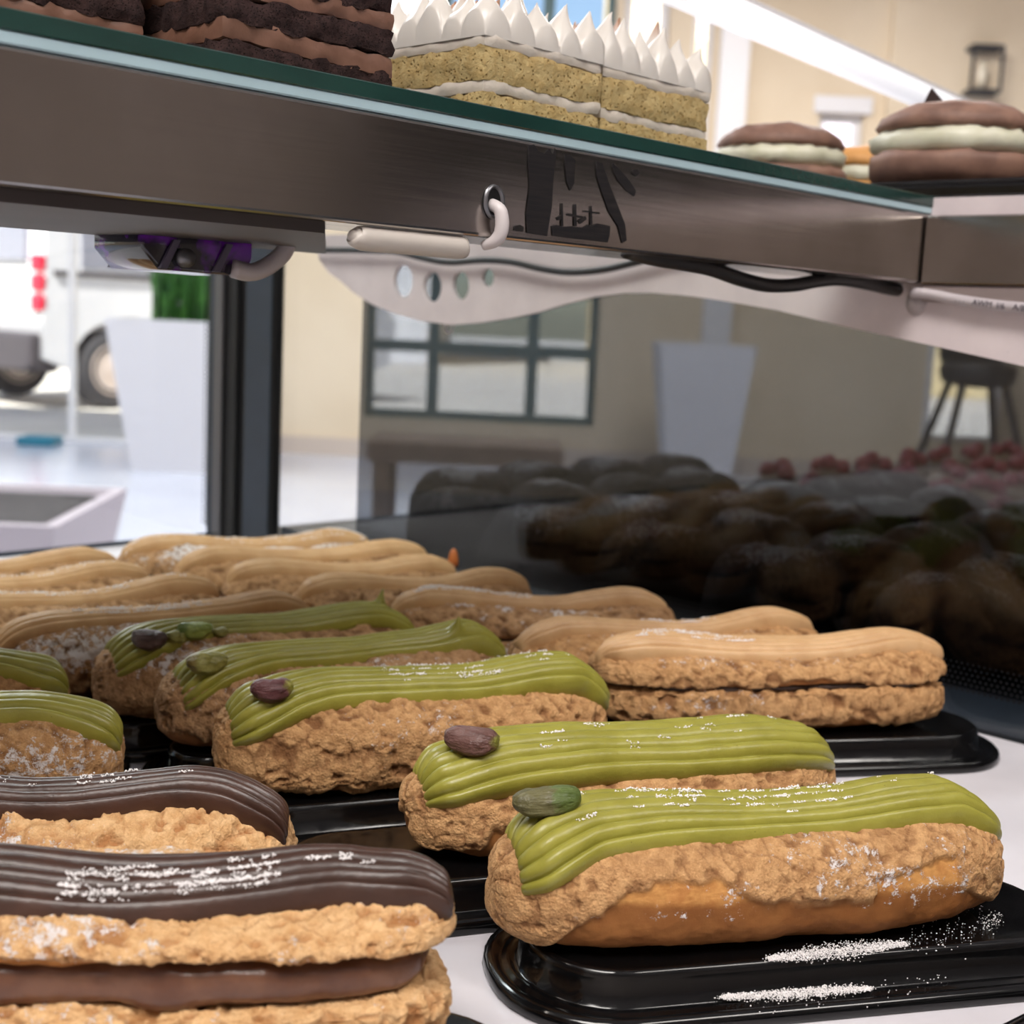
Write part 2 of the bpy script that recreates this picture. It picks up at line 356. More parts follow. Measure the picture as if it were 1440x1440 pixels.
# ------------------------------------------------------------------ the street outside
M_PAVE = wall_mat('pale_paving', (224, 216, 206), (206, 198, 190)); M_WHITEWASH = wall_mat('whitewash', (238, 236, 238), (228, 226, 230)); M_CREAMB = wall_mat('cream_render', (240, 220, 176), (232, 208, 160))
struct(box('street_ground', (-40, YW + .2, -.25), (40, 60, -.03), M_PAVE))
M_DKGLASS = simple('building_glass', (60, 74, 92), .1); M_SHUT = simple('lavender_shutter', (206, 198, 214), .6)
def building(name, label, x0, x1, y0, y1, h, mat, cols, rows, w, hh, z_0, dz):
    t = thing(name, label, 'building', ((x0 + x1) / 2, y0, -.03)); hw = (x1 - x0) / 2
    box('facade', (-hw, 0, 0), (hw, y1 - y0, h), mat, t, .03); box('cornice', (-hw - .15, -.18, h), (hw + .15, y1 - y0, h + .25), mat, t, .03)
    for i in range(cols):
        for j in range(rows):
            cx = -hw + (i + .5) * 2 * hw / cols; z = z_0 + j * dz
            f = box('window_frame', (cx - w / 2 - .1, -.05, z - .1), (cx + w / 2 + .1, -.002, z + hh + .1), M_SHUT, t); box('window_pane', (cx - w / 2, -.07, z), (cx + w / 2, -.05, z + hh), M_DKGLASS if j % 2 else M_SHUT, f)
    return t
building('white_building', 'low whitewashed building across the street behind the van', -22, float(aty(880, 60, 24)[0]) - 3.2, 24, 32, 6.0, M_WHITEWASH, 5, 1, 1.1, 1.6, 3.6, 2.6)
building('cream_building', 'tall cream rendered building across the street with lavender shutters', float(aty(888, 60, 21)[0]), 16, 21, 30, 9, M_CREAMB, 7, 2, .9, 3.4, 1.2, 4.3)
# van: rear corner at px (62, ~), turned away from the shop
M_VAN = simple('white_car_paint', (236, 234, 238), .25, coat=.5); M_TYRE = simple('tyre_rubber', (58, 56, 60), .8); M_RIM = simple('wheel_rim', (214, 196, 186), .4, .2); M_BUMP = simple('grey_bumper', (70, 64, 70), .6); M_TAIL = simple('red_tail_light', (235, 40, 70), .25)
va = math.radians(50); vp = aty(60, 560, 10.9)
van = thing('van', 'white van parked outside the street window, rear corner with red tail lights showing', 'van', (vp[0], vp[1], -.03), va)
arch = lambda cx, r: [(cx + r * math.cos(a), .33 + r * math.sin(a)) for a in np.linspace(math.pi, 0, 12)]
prof = [(0, .42), (.22, .34)] + arch(.66, .40) + [(1.6, .30), (2.6, .30)] + arch(3.2, .40) + [(3.9, .36), (4.0, .8), (3.8, 1.05), (3.2, 1.25), (2.7, 1.85), (2.3, 1.98), (.25, 1.98), (.05, 1.85)]
MV = Matrix(((1, 0, 0, 0), (0, 0, -1, .85), (0, 1, 0, 0), (0, 0, 0, 1)))
prism('body', [prof], 1.7, M_VAN, MV, van)
box('bumper', (-.09, .04, .30), (.18, 1.66, .62), M_BUMP, van, .04); M_VWIN = simple('van_window', (150, 150, 164), .15)
box('side_window', (.35, -.012, 1.16), (1.5, .006, 1.75), M_VWIN, van, .004); box('side_window', (1.62, -.012, 1.16), (2.5, .006, 1.72), M_VWIN, van, .004)
box('belt_strip', (.1, -.02, 1.09), (3.2, .004, 1.13), M_BUMP, van); box('rear_window', (-.012, .25, 1.2), (.03, 1.45, 1.75), M_VWIN, van, .004)
for z in (.80, .96, 1.12): box('tail_light', (-.03, .0, z), (.06, .14, z + .13), M_TAIL, van, .02)
for cx in (.66, 3.2):
    for yy in (.0, 1.5):
        w = capped(np.array([[(cx + r * math.cos(a), y_, .33 + r * math.sin(a)) for a in np.linspace(0, 2 * math.pi, 32, endpoint=False)] for r, y_ in ((.2, yy), (.3, yy - .01), (.33, yy + .04), (.33, yy + .16), (.3, yy + .2))]), 'wheel', M_TYRE, None, van)
        capped(np.array([[(cx + r * math.cos(a), y_, .33 + r * math.sin(a)) for a in np.linspace(0, 2 * math.pi, 24, endpoint=False)] for r, y_ in ((.05, yy - .03), (.08, yy - .02), (.19, yy + .005), (.215, yy - .012), (.22, yy + .05))]), 'rim', M_RIM, None, w)
# ------------------------------------------------------------------ furniture of the shop
M_POT = simple('white_planter_plastic', (226, 224, 228), .5); M_SOIL = simple('dark_soil', (74, 70, 72), .9, nz=.4, scale=30)
M_GRASS = (lambda k: (k.p(col=k.mix(k.ramp(k.noise(14, 4), .3, .7), lin(70, 128, 50), lin(36, 84, 34)), rough=.55), k.m)[1])(Mat('grass_leaf'))
def planter(label, base, w, h, grass, rz=.2):
    t = thing('planter', label, 'planter', base, rz); b = w * .66
    V = np.array([[(sx * a / 2, sy * a / 2, z) for sx, sy in ((-1, -1), (1, -1), (1, 1), (-1, 1))] for a, z in ((b, 0), (w, h), (w - .05, h), (w - .08, h - .06))])
    capped(V, 'pot', M_POT, None, t, False)
    box('soil', (-w / 2 + .05, -w / 2 + .05, h - .09), (w / 2 - .05, w / 2 - .05, h - .05), M_SOIL, t)
    if grass:
        rg = np.random.RandomState(5); VV = []; FF = []
        for i in range(170):
            x, y = rg.uniform(-.14, .14, 2); hh = rg.uniform(.35, .6); dx, dy = rg.uniform(-.12, .12, 2); a = rg.uniform(0, 6.28); ww = .012
            n0 = len(VV)
            for k_, t_ in enumerate((0, .35, .7, 1)):
                q = ww * (1 - t_ * .85); VV += [(x + dx * t_ * t_ - q * math.cos(a), y + dy * t_ * t_ - q * math.sin(a), h - .05 + hh * t_), (x + dx * t_ * t_ + q * math.cos(a), y + dy * t_ * t_ + q * math.sin(a), h - .05 + hh * t_)]
                if k_: FF.append((n0 + 2 * k_ - 2, n0 + 2 * k_ - 1, n0 + 2 * k_ + 1, n0 + 2 * k_))
        g = mesh_np('grass_blades', VV, [np.array(FF)], M_GRASS, True, None, t); g['kind'] = 'stuff'
    return t
p = aty(256, 655, 7.3); planter('tall tapered white planter with upright green grass by the street window', (p[0], p[1], 0), .68, .80, True, .06)
p = aty(978, 640, 7.6); planter('tapered white planter seen dimly through the smoked glass before the beige wall', (p[0], p[1], 0), .52, .80, False, 0)
# white planter box with dark soil in the near corner of the street window
p = aty(-150, 700, 3.2); cx = p[0]; t = thing('planter_box', 'low white box with dark grey top standing on the pale floor', 'box', (cx, 3.2, 0), .05)
hb = .40; V = np.array([[(sx * a, sy * b_, z) for sx, sy in ((-1, -1), (1, -1), (1, 1), (-1, 1))] for a, b_, z in ((.40, .28, 0), (.48, .33, hb), (.45, .30, hb), (.43, .28, hb - .03))]); capped(V, 'box_body', simple('lilac_white', (206, 196, 206), .6), None, t, False)
box('dark_top', (-.42, -.27, hb - .04), (.42, .27, hb - .012), M_SOIL, t, .01)
tag(box('floor_mat', (wx(45, 620), 8.02, 0), (wx(96, 620), 8.22, .05), simple('teal_rubber', (40, 124, 150), .6), None, .012), 'small teal block lying at the foot of the street window', 'mat')
# bench
bx1 = float(aty(792, 640, 4.8)[0]); bx0 = float(aty(516, 640, 4.8)[0]); zt = float(aty(640, 624, 4.8)[2])
t = thing('bench', 'long grey-brown wooden bench seen through the smoked glass', 'bench', ((bx0 + bx1) / 2, 4.8, 0)); hl = (bx1 - bx0) / 2; M_WOOD = simple('grey_brown_wood', (150, 128, 112), .6, nz=.3, scale=12)
box('seat', (-hl, -.02, zt - .075), (hl, .36, zt), M_WOOD, t, .008)
for sx in (-1, 1):
    for yy in (.02, .28): box('leg', (sx * (hl - .05) - .03, yy, 0), (sx * (hl - .05) + .03, yy + .06, zt - .075), M_WOOD, t, .004)
# dark stool in front of the low window
p = aty(1372, 560, 7.7); t = thing('bar_stool', 'dark stool with splayed legs against the low bright window', 'stool', (p[0], 7.7, 0)); M_DK = simple('dark_stool', (40, 44, 52), .5)
zs = float(aty(1372, 545, 7.7)[2]); V = tube_v([(0, 0, zs), (0, 0, zs + .03), (0, 0, zs + .12), (0, 0, zs + .3)], .2, 20)
lathe('seat', [(.10, zs), (.20, zs + .03), (.215, zs + .10), (.2, zs + .14), (.1, zs + .15)], M_DK, t)
box('backrest', (-.19, .12, zs + .14), (.19, .16, zs + .5), M_DK, t, .02)
for sx, sy in ((-1, -1), (1, -1), (1, 1), (-1, 1)): tube('leg', [(sx * .12, sy * .12, zs + .02), (sx * .2, sy * .2, zs * .5), (sx * .29, sy * .27, 0)], .022, M_DK, t)
# wall lantern
p0 = aty(1362, 68, YW - .12); p1 = aty(1400, 132, YW - .12); lw = (p1[0] - p0[0]) / 2; lh = p0[2] - p1[2]
t = thing('wall_lantern', 'small black cage lantern fixed to the beige wall', 'lantern', ((p0[0] + p1[0]) / 2, YW - .12, p1[2])); M_IRON = simple('black_iron', (48, 50, 56), .5)
for z in (0, lh): box('cage_plate', (-lw, -lw, z - .012), (lw, lw, z + .012), M_IRON, t, .003)
for sx in (-1, 1):
    for sy in (-1, 1): box('cage_bar', (sx * lw * .93 - .008, sy * lw * .93 - .008, 0), (sx * lw * .93 + .008, sy * lw * .93 + .008, lh), M_IRON, t)
lathe('bulb', [(.012, .02), (.03, .06), (.035, .12), (.02, .17), (.004, .19)], simple('lamp_bulb', (236, 226, 206), .3), t); box('wall_plate', (-.05, lw, lh * .3), (.05, .12, lh * .7), M_IRON, t, .004)
# unseen dark cabinet added so the steel rail mirrors a dark stretch
t = thing('added_cabinet', 'unseen dark brown cupboard added to darken the reflection in the steel rail', 'cabinet', (5.7, .78, 0)); M_DKWOOD = simple('added_dark_cupboard', (24, 21, 20), .6, nz=.2, scale=6)
box('carcass', (-.25, -.88, 0), (.29, .88, 2.5), M_DKWOOD, t, .01)
for i in range(2):
    d = box('door', (-.28, -.87 + i * .88, .08), (-.25, -.01 + i * .88, 2.46), M_DKWOOD, t, .006); box('handle', (-.305, -.12 + i * .2 - .015, 1.1), (-.28, -.12 + i * .2 + .015, 1.35), M_GREYMETAL, d, .004)
# ------------------------------------------------------------------ the display case
case = thing('display_case', 'pastry display case with white deck, steel shelf rail, black corner post and smoked end pane', 'display case', tuple(G0), CANG)
box('cabinet_body', (-1.15, -.30, 0), (-.002, .56, DK - .03), simple('case_body', (60, 62, 68), .4), case, .004)
box('deck', (-1.15, -.30, DK - .03), (-.001, .556, DK), M_DECK, case, .001, 1)
ZB = .7466                                     # top of the slate border printed round the panes
pane = box('side_pane', (0, -.34, DK), (.004, .472, .95), M_GLASS, case)
box('smoked_film', (.0042, -.34, ZB), (.0046, .390, .9495), M_TINT, pane)
box('slate_border', (.0042, -.34, DK), (.0048, .472, ZB), M_SLATE, pane)
def dots(name, rows, r, place, parent):
    V = []; Fc = []
    for (a, z, rr) in rows:
        n0 = len(V)
        for q in range(8): V.append(place(a + rr * math.cos(q * math.pi / 4), z + rr * math.sin(q * math.pi / 4)))
        Fc.append(tuple(range(n0, n0 + 8)))
    o = mesh_np(name, V, [np.array(Fc)], M_FRIT, False, None, parent); o['kind'] = 'stuff'; return o
M_FRIT = simple('frit_ink', (16, 18, 22), .4)
dots('frit_dots', [(b + (i % 2) * .0013, ZB + .0006 + i * .0023, .00115 - .00012 * i) for i in range(6) for b in np.arange(-.2, .385, .0026)], .001, lambda a, z: (-.0003, a, z), pane)
dots('frit_dots', [(.4715 - j * .003, z + (j % 2) * .0015, .0011 - .0003 * j) for j in range(2) for z in np.arange(ZB, .945, .003)], .001, lambda a, z: (-.0003, a, z), pane)
# corner post, seen edge-on between the two panes
post = box('corner_post', (-.006, .4735, DK), (.004, .5485, 1.02), M_BLACK, case, .002)
box('slate_strip', (-.0072, .4735, DK), (-.0062, .503, 1.0), M_SLATE, post); box('slate_strip', (-.0072, .5405, DK), (-.0062, .5485, 1.0), M_SLATE, post)
box('metal_strip', (-.009, .530, DK), (-.0062, .540, 1.0), M_GREYMETAL, post, .001); box('rubber_gasket', (-.0095, .511, DK), (-.0062, .5165, 1.0), M_BLACK, post, .001)
rp = box('rear_pane', (-1.15, .545, DK), (-.0075, .549, 1.02), M_GLASS, case)
dots('frit_dots', [(-.0100 - j * .003, z + (j % 2) * .0016, .0013 - .0004 * j) for j in range(2) for z in np.arange(DK + .01, .98, .0032)], .001, lambda a, z: (a, .5447, z), rp)
box('slate_border', (-1.15, .5442, DK), (-.0075, .5448, DK + .003), M_SLATE, rp)
# shelf rail (the front face carries smears and an eyelet)
ZR0, ZR1 = .9227, .9525
rail = box('shelf_rail', (-.85, -.003, ZR0), (-.0052, .030, ZR1), M_STEEL, case, .0012, 3)
ret = box('rail_return', (-.0090, -.20, ZR0 - .0004), (-.0052, -.0035, ZR1 - .001), M_STEEL, case, .0008)
box('corner_seam', (-.0062, -.0042, ZR0), (-.0044, -.0026, ZR1 - .002), simple('seam_weld', (170, 164, 160), .4, .6), rail, .0004, 1)
box('return_lip', (-.0078, -.20, ZR0 - .008), (-.0054, -.004, ZR0 - .0008), simple('lip_steel', (150, 136, 134), .5, .3), ret, .0006)
M_SMEAR = (lambda k: (k.p(col=k.mix(k.ramp(k.noise(1, 4, .6, 0, (40, 900, 900)), .35, .7), lin(22, 21, 24), lin(38, 34, 34)), rough=.55, spec=.3), k.m)[1])(Mat('dark_residue'))
def rail_mark(pts, th=.0003):
    q = [on_rail(x, y) for x, y in pts]; M_ = Matrix(((1, 0, 0, 0), (0, 0, 1, -.0031 - th / 2), (0, 1, 0, 0), (0, 0, 0, 1)))
    return prism('smear', [[(a[0], a[2]) for a in q]], th, M_SMEAR, M_, rail)
rail_mark([(742, 205), (750, 203), (755, 212), (764, 216), (770, 210), (776, 216), (779, 208), (781, 214), (777, 250), (775, 290), (768, 332), (740, 327), (739, 300), (744, 262), (742, 235)])
rail_mark([(793, 217), (800, 217), (808, 226), (806, 258), (801, 268), (796, 256), (794, 236)])
rail_mark([(837, 226), (846, 230), (857, 262), (868, 290), (878, 316), (880, 338), (874, 342), (868, 318), (855, 298), (845, 270), (838, 248)])
rail_mark([(860, 229), (868, 236), (884, 254), (893, 268), (891, 276), (880, 268), (868, 254), (861, 240)])
rail_mark([(889, 239), (895, 238), (899, 243), (894, 248), (888, 245)])
rail_mark([(775, 318), (781, 316), (790, 319), (800, 318), (818, 320), (826, 316), (830, 319), (838, 314), (848, 316), (857, 318), (856, 331), (853, 341), (830, 338), (800, 335), (776, 331)])
for pts in ([(788, 286), (790, 286), (791, 318), (788, 318)], [(806, 288), (809, 287), (810, 318), (806, 318)], [(829, 290), (831, 290), (832, 317), (829, 317)], [(820, 296), (842, 299), (842, 301), (820, 298)], [(797, 300), (818, 304), (818, 307), (797, 303)], [(723, 318), (730, 316), (736, 320), (734, 326), (722, 324)], [(782, 306), (789, 302), (790, 306), (784, 310)], [(812, 310), (822, 304), (824, 308), (815, 315)]): rail_mark(pts)
# eyelet hole
e = on_rail(693, 284); th = np.linspace(0, 2 * math.pi, 28, endpoint=False)
RX, RZ = .0031, .0041
V = np.array([[(e[0] + (RX + w) * math.cos(a), y, e[2] + (RZ + w) * math.sin(a)) for a in th] for w, y in ((.0010, -.0032), (.0006, -.0044), (0, -.0040), (-.0003, -.0030))])
mesh_np('eyelet', V.reshape(-1, 3), [grid_faces(4, 28)], M_GREYMETAL, True, None, rail)
V = np.array([[(e[0] + w * RX * math.cos(a), -.0033, e[2] + w * RZ * math.sin(a)) for a in th] for w in (1.05, .0)]); mesh_np('bolt_hole', V.reshape(-1, 3), [grid_faces(2, 28)], M_BLACK, False, None, rail)
tie = tube('cable_tie', [G0 * 0 + P(e[0] - .0004, .003, e[2] + .0006), P(e[0] - .0003, -.0052, e[2] - .0016), P(e[0] + .0002, -.0068, e[2] - .0045), P(e[0] + .0004, -.0066, e[2] - .0085), P(e[0], -.0048, e[2] - .0112), P(e[0] - .0012, -.001, e[2] - .0128)], [.0017, .0019, .0021, .0021, .0020, .0014], simple('white_nylon', (206, 198, 198), .4), None, 10)
tag(tie, 'pale nylon cable tie looped through the hole in the steel rail', 'cable tie')
# plate under the rail
prism('light_housing', [[(-.85, .001), (-.330, .001), (-.243, .112), (-.85, .112)]], .0036, M_DARKPLATE, Matrix.Translation((0, 0, ZR0 - .0012)), case)
prism('housing_flange', [[(-.85, .113), (-.345, .113), (-.34, .150), (-.85, .150)]], .003, simple('grey_flange', (110, 106, 110), .5), Matrix.Translation((0, 0, ZR0 + .0005)), case)
a0 = on_rail(503, 322); a1 = on_rail(657, 343)
t_ = tube('light_tube', [P(a0[0], .000, ZR0 - .0018), P(a0[0] + .001, .000, ZR0 - .0026), P(a0[0] + .004, .000, ZR0 - .0034), P((a0[0] + a1[0]) / 2, .000, ZR0 - .0034), P(a1[0] - .0006, .000, ZR0 - .0034), P(a1[0], .000, ZR0 - .0032)], [.0006, .0022, .0034, .0034, .0034, .0026], simple('milky_plastic', (196, 188, 180), .4), None, 14)
tag(t_, 'short milky plastic light tube clipped under the steel rail', 'light tube')
# bracket arm with four holes
pb = lambda x, y: (lambda q: (q[1], q[2]))(on_pane(x, y))
low = [(455, 366), (468, 384), (485, 396), (503, 412), (530, 429), (560, 441), (600, 452), (640, 457), (680, 454), (720, 448), (760, 440), (800, 428), (840, 418), (880, 412.5), (920, 412), (960, 415), (1000, 420), (1050, 428), (1100, 437), (1200, 461), (1320, 487), (1440, 514), (1560, 541)]
o1 = [pb(*q) for q in low]; o1 = [(.432, .947)] + o1 + [(-.17, .9595), (.02, .9595), (.03, .9500), (.10, .9500)]
holes = []
for (cx, cy, rx, ry) in ((573, 396, 13.5, 23), (614, 404, 12.5, 21), (654, 402, 11.5, 20), (692, 391, 8.5, 13)): holes.append([pb(cx + rx * math.cos(a), cy + ry * math.sin(a)) for a in np.linspace(0, 2 * math.pi, 24, endpoint=False)])
MB_ = Matrix(((0, 0, 1, -.0022), (1, 0, 0, 0), (0, 1, 0, 0), (0, 0, 0, 1)))
prism('bracket_arm', [o1] + holes, .0026, M_WHITE_STEEL, MB_, case)
lt = box('bracket_ledge', (.0050, -.30, .9500), (.05, .035, .9598), M_WHITE_STEEL, case, .001)
bb = on_pane(632, 460); lathe_ = np.array([[(-.0006, bb[1] + (.0034 + .0005 * math.cos(q)) * math.cos(a), bb[2] + (.0034 + .0005 * math.cos(q)) * math.sin(a)) for a in np.linspace(0, 6.2832, 28, endpoint=False)] for q in np.linspace(0, 6.2832, 6)])
mesh_np('glue_ring', lathe_.reshape(-1, 3), [grid_faces(6, 28)], M_WHITE_STEEL, True, None, pane)
# silicone blob, cables
c = on_pane(1288, 425, -.004); V = np.array([[(c[0] + rr * .3 * (1 if x < 0 else 1) + (-.0035 if rr > 0 else 0) * 0 - h_, c[1] + rr * math.cos(a), c[2] + 1.2 * rr * math.sin(a)) for a in np.linspace(0, 6.283, 16, endpoint=False)] for x, (rr, h_) in enumerate(((.0052, -.001), (.005, .0012), (.0035, .003), (.001, .0036)))]); capped(V, 'sealant_blob', simple('grey_sealant', (176, 166, 166), .5, nz=.2, scale=300), None, case)
def cable(name, pts, plane, rad, mat, label, cat='cable', n=10):
    w = [G0 + AU * q[0] + AB * q[1] + np.array([0, 0, q[2]]) for q in (plane(x, y) for x, y in pts)]
    return tag(tube(name, w, rad, mat, None, n), label, cat)
cable('thin_cable', [(405, 344), (440, 351), (500, 352), (556, 354), (590, 362), (630, 369), (680, 366), (720, 369), (760, 378), (800, 383), (850, 379), (905, 366), (960, 352), (1000, 345)], lambda x, y: on_pane(x, y, -.009), .0019, M_CABLE, 'thin dark cable sagging along the white bracket above its holes')
cable('thick_cable', [(880, 352), (915, 362), (960, 370), (1000, 378), (1040, 392), (1078, 401), (1115, 401), (1150, 395), (1185, 393), (1225, 400), (1262, 408), (1297, 407), (1312, 400)], lambda x, y: on_rail(x, y, .010), .0028, M_CABLE, 'thick wavy black cable hanging just below the steel rail')
hose = cable('printed_hose', [(1282, 411), (1310, 414), (1345, 421), (1390, 428), (1440, 433), (1520, 440)], lambda x, y: on_pane(x, y, -.0085), .0023, simple('clear_grey_hose', (186, 178, 182), .3), 'clear grey hose with small dark print running beneath the rail return', 'hose')
def text(name, s, size, M_, mat, parent, ext=.00005):
    cu = bpy.data.curves.new(name, 'FONT'); cu.body = s; cu.size = size; cu.extrude = ext; cu.align_x = 'CENTER'; cu.align_y = 'CENTER'
    t = bpy.data.objects.new('t', cu); COL.objects.link(t); dg = bpy.context.evaluated_depsgraph_get(); dg.update()
    me = bpy.data.meshes.new_from_object(t.evaluated_get(dg)); bpy.data.objects.remove(t); me.transform(M_); me.materials.clear(); me.materials.append(mat); return link(name, me, parent)
M_INK = simple('print_ink', (56, 48, 62), .6)
for s, (x, y) in (('AWM', (1381, 427)), ('I/6', (1407, 430.5)), ('A/B', (1433, 433)), ('. . .', (1350, 421))):
    q = on_pane(x, y, -.0109); q2 = on_pane(x + 5, y + .75, -.0109); ex = Vector(tuple(P(*q2) - P(*q))).normalized(); ez = Vector((-AU[0], -AU[1], 0)); ey = ez.cross(ex).normalized()
    p = P(*q); text('print', s, .0036, Matrix(((ex.x, ey.x, ez.x, p[0]), (ex.y, ey.y, ez.y, p[1]), (ex.z, ey.z, ez.z, p[2]), (0, 0, 0, 1))), M_INK, hose)
# purple box and its pale lead under the plate
k = Mat('purple_plastic'); k.p(col=k.mix(k.ramp(k.noise(75, 3), .48, .66), lin(14, 8, 24), lin(104, 20, 150)), rough=.12, coat=.6); M_PURPLE = k.m
pr = lambda x, y, b=.085: on_rail(x, y, b)
q0, q1 = pr(204, 335), pr(352, 350); zt = ZR0 - .0032; zl = pr(235, 375)[2]
t = thing('purple_box', 'glossy dark purple plastic box hanging below the plate behind the rail', 'box', tuple(P((q0[0] + q1[0]) / 2, .1, zl)), CANG); hw = (q1[0] - q0[0]) / 2; hh = zt - zl
prism('box_body', [[(-hw, hh), (-hw, hh * .62), (-hw * .72, 0), (hw * .84, -.0005), (hw, hh * .5), (hw, hh)]], .03, M_PURPLE, Matrix(((1, 0, 0, 0), (0, 0, 1, 0), (0, 1, 0, 0), (0, 0, 0, 1))), t, .001)
for x in (-hw * .45, hw * .55): prism('strap', [[(x - .0012, hh), (x - .006, 0), (x - .0035, 0), (x + .0012, hh)]], .0325, simple('grey_strap', (84, 76, 92), .4), Matrix(((1, 0, 0, 0), (0, 0, 1, 0), (0, 1, 0, -.0006), (0, 0, 0, 1))), t)
sc = lathe('screw_head', [(.0018, -.0018), (.003, -.001), (.003, .002)], M_GREYMETAL, t, 14); sc.rotation_euler = (math.pi / 2 * 1, 0, 0); sc.location = (-hw * .30, -.0155, hh * .34)
cable('pale_lead', [(328, 378), (352, 383), (375, 375), (396, 358), (404, 344)], lambda x, y: on_rail(x, y, .084), .0030, simple('pale_lead', (186, 176, 176), .4), 'pale cable looping out of the purple box by the black post')
# glass shelf
shelf = thing('glass_shelf', 'thick glass shelf with a dark green polished edge lying on the steel rail', 'shelf', tuple(G0), CANG)
box('glass_plate', (-.85, -.0022, .9558), (.0152, .46, .9600), M_SHELFGLASS, shelf)
box('polished_edge', (-.85, -.0034, .9555), (.0156, -.0023, .9600), M_EDGE, shelf, .0003, 1)
box('edge_strip', (-.85, -.0030, .95255), (.012, .004, .9555), M_EDGE_PALE, shelf, .0004, 1)
# ------------------------------------------------------------------ eclairs
TRAYZ = .012
def tray_mesh(hl, hw_):
    def ring(dx, z, r, n=9):
        a, b = hl - dx, hw_ - dx; r = max(min(r, b - .0005), .002); out = []
        for cx, cy, s in ((a - r, b - r, 0), (-a + r, b - r, 1), (-a + r, -b + r, 2), (a - r, -b + r, 3)):
            for q in range(n): an = s * math.pi / 2 + q / (n - 1) * math.pi / 2; out.append((cx + r * math.cos(an), cy + r * math.sin(an), z))
        return out
    R_ = .03
    pr_ = [(.0004, 0, R_), (0, .0008, R_), (.0003, .0030, R_), (.0014, .0040, R_), (.0026, .0040, R_), (.0036, .0030, R_), (.0046, .0030, R_), (.0056, .0036, .027), (.0066, .0036, .027), (.0074, .0028, .026), (.0084, .0032, .025), (.0092, .0100, .024), (.0098, .0116, .023), (.0106, .0122, .022), (.0118, .0120, .021), (.016, .0118, .016)]
    return np.array([ring(*q) for q in pr_])
TRAYCACHE = {}
def tray(label, c, ang, hl=.086, hw_=.033, group=None):
    key = (hl, hw_); o = None
    if key in TRAYCACHE: o = TRAYCACHE[key].copy(); COL.objects.link(o)
    else:
        V = tray_mesh(hl, hw_); n = V.shape[1]; f = grid_faces(*V.shape[:2]); pts = np.concatenate([V.reshape(-1, 3), [(0, 0, .0118)]]); j = np.arange(n); base = (len(V) - 1) * n
        o = mesh_np('pastry_tray', pts, [f, np.stack([np.full(n, len(pts) - 1), base + j, base + (j + 1) % n], -1)], M_TRAY, True); TRAYCACHE[key] = o
    o.location = (c[0], c[1], DK + .0002); o.rotation_euler = (0, 0, ang); return tag(o, label, 'tray', group)
def body_surf(ph, th, L, Wd, H, zc, z0, p=3.0, nu=2.4, nd=2.6, taper=0, sag=.09):
    e = np.clip(1 - np.abs(np.cos(ph)) ** p, 1e-5, 1) ** (1 / p); x = -L / 2 * np.cos(ph)
    c, s = np.cos(th), np.sin(th); n = np.where(s >= 0, nu, nd)
    cc = np.sign(c) * np.abs(c) ** (2 / n); ss = np.sign(s) * np.abs(s) ** (2 / n)
    wv = 1 + taper * x / L
    y = Wd / 2 * e * cc * wv; z = z0 + zc + np.where(s >= 0, (H - zc) * e ** .8 * ss * (1 - sag * np.exp(-((x - .04 * L) / (.20 * L)) ** 2) + .5 * sag * np.exp(-((np.abs(x) - .33 * L) / (.10 * L)) ** 2)), zc * e ** .5 * ss)
    return np.stack([x + 0 * th, y, z], -1)
def normals(V, wrap=True):
    dx = np.gradient(V, axis=0)
    dy = (np.roll(V, -1, 1) - np.roll(V, 1, 1)) if wrap else np.gradient(V, axis=1)
    n = np.cross(dx, dy); n = n / (np.linalg.norm(n, axis=-1, keepdims=True) + 1e-12); return n
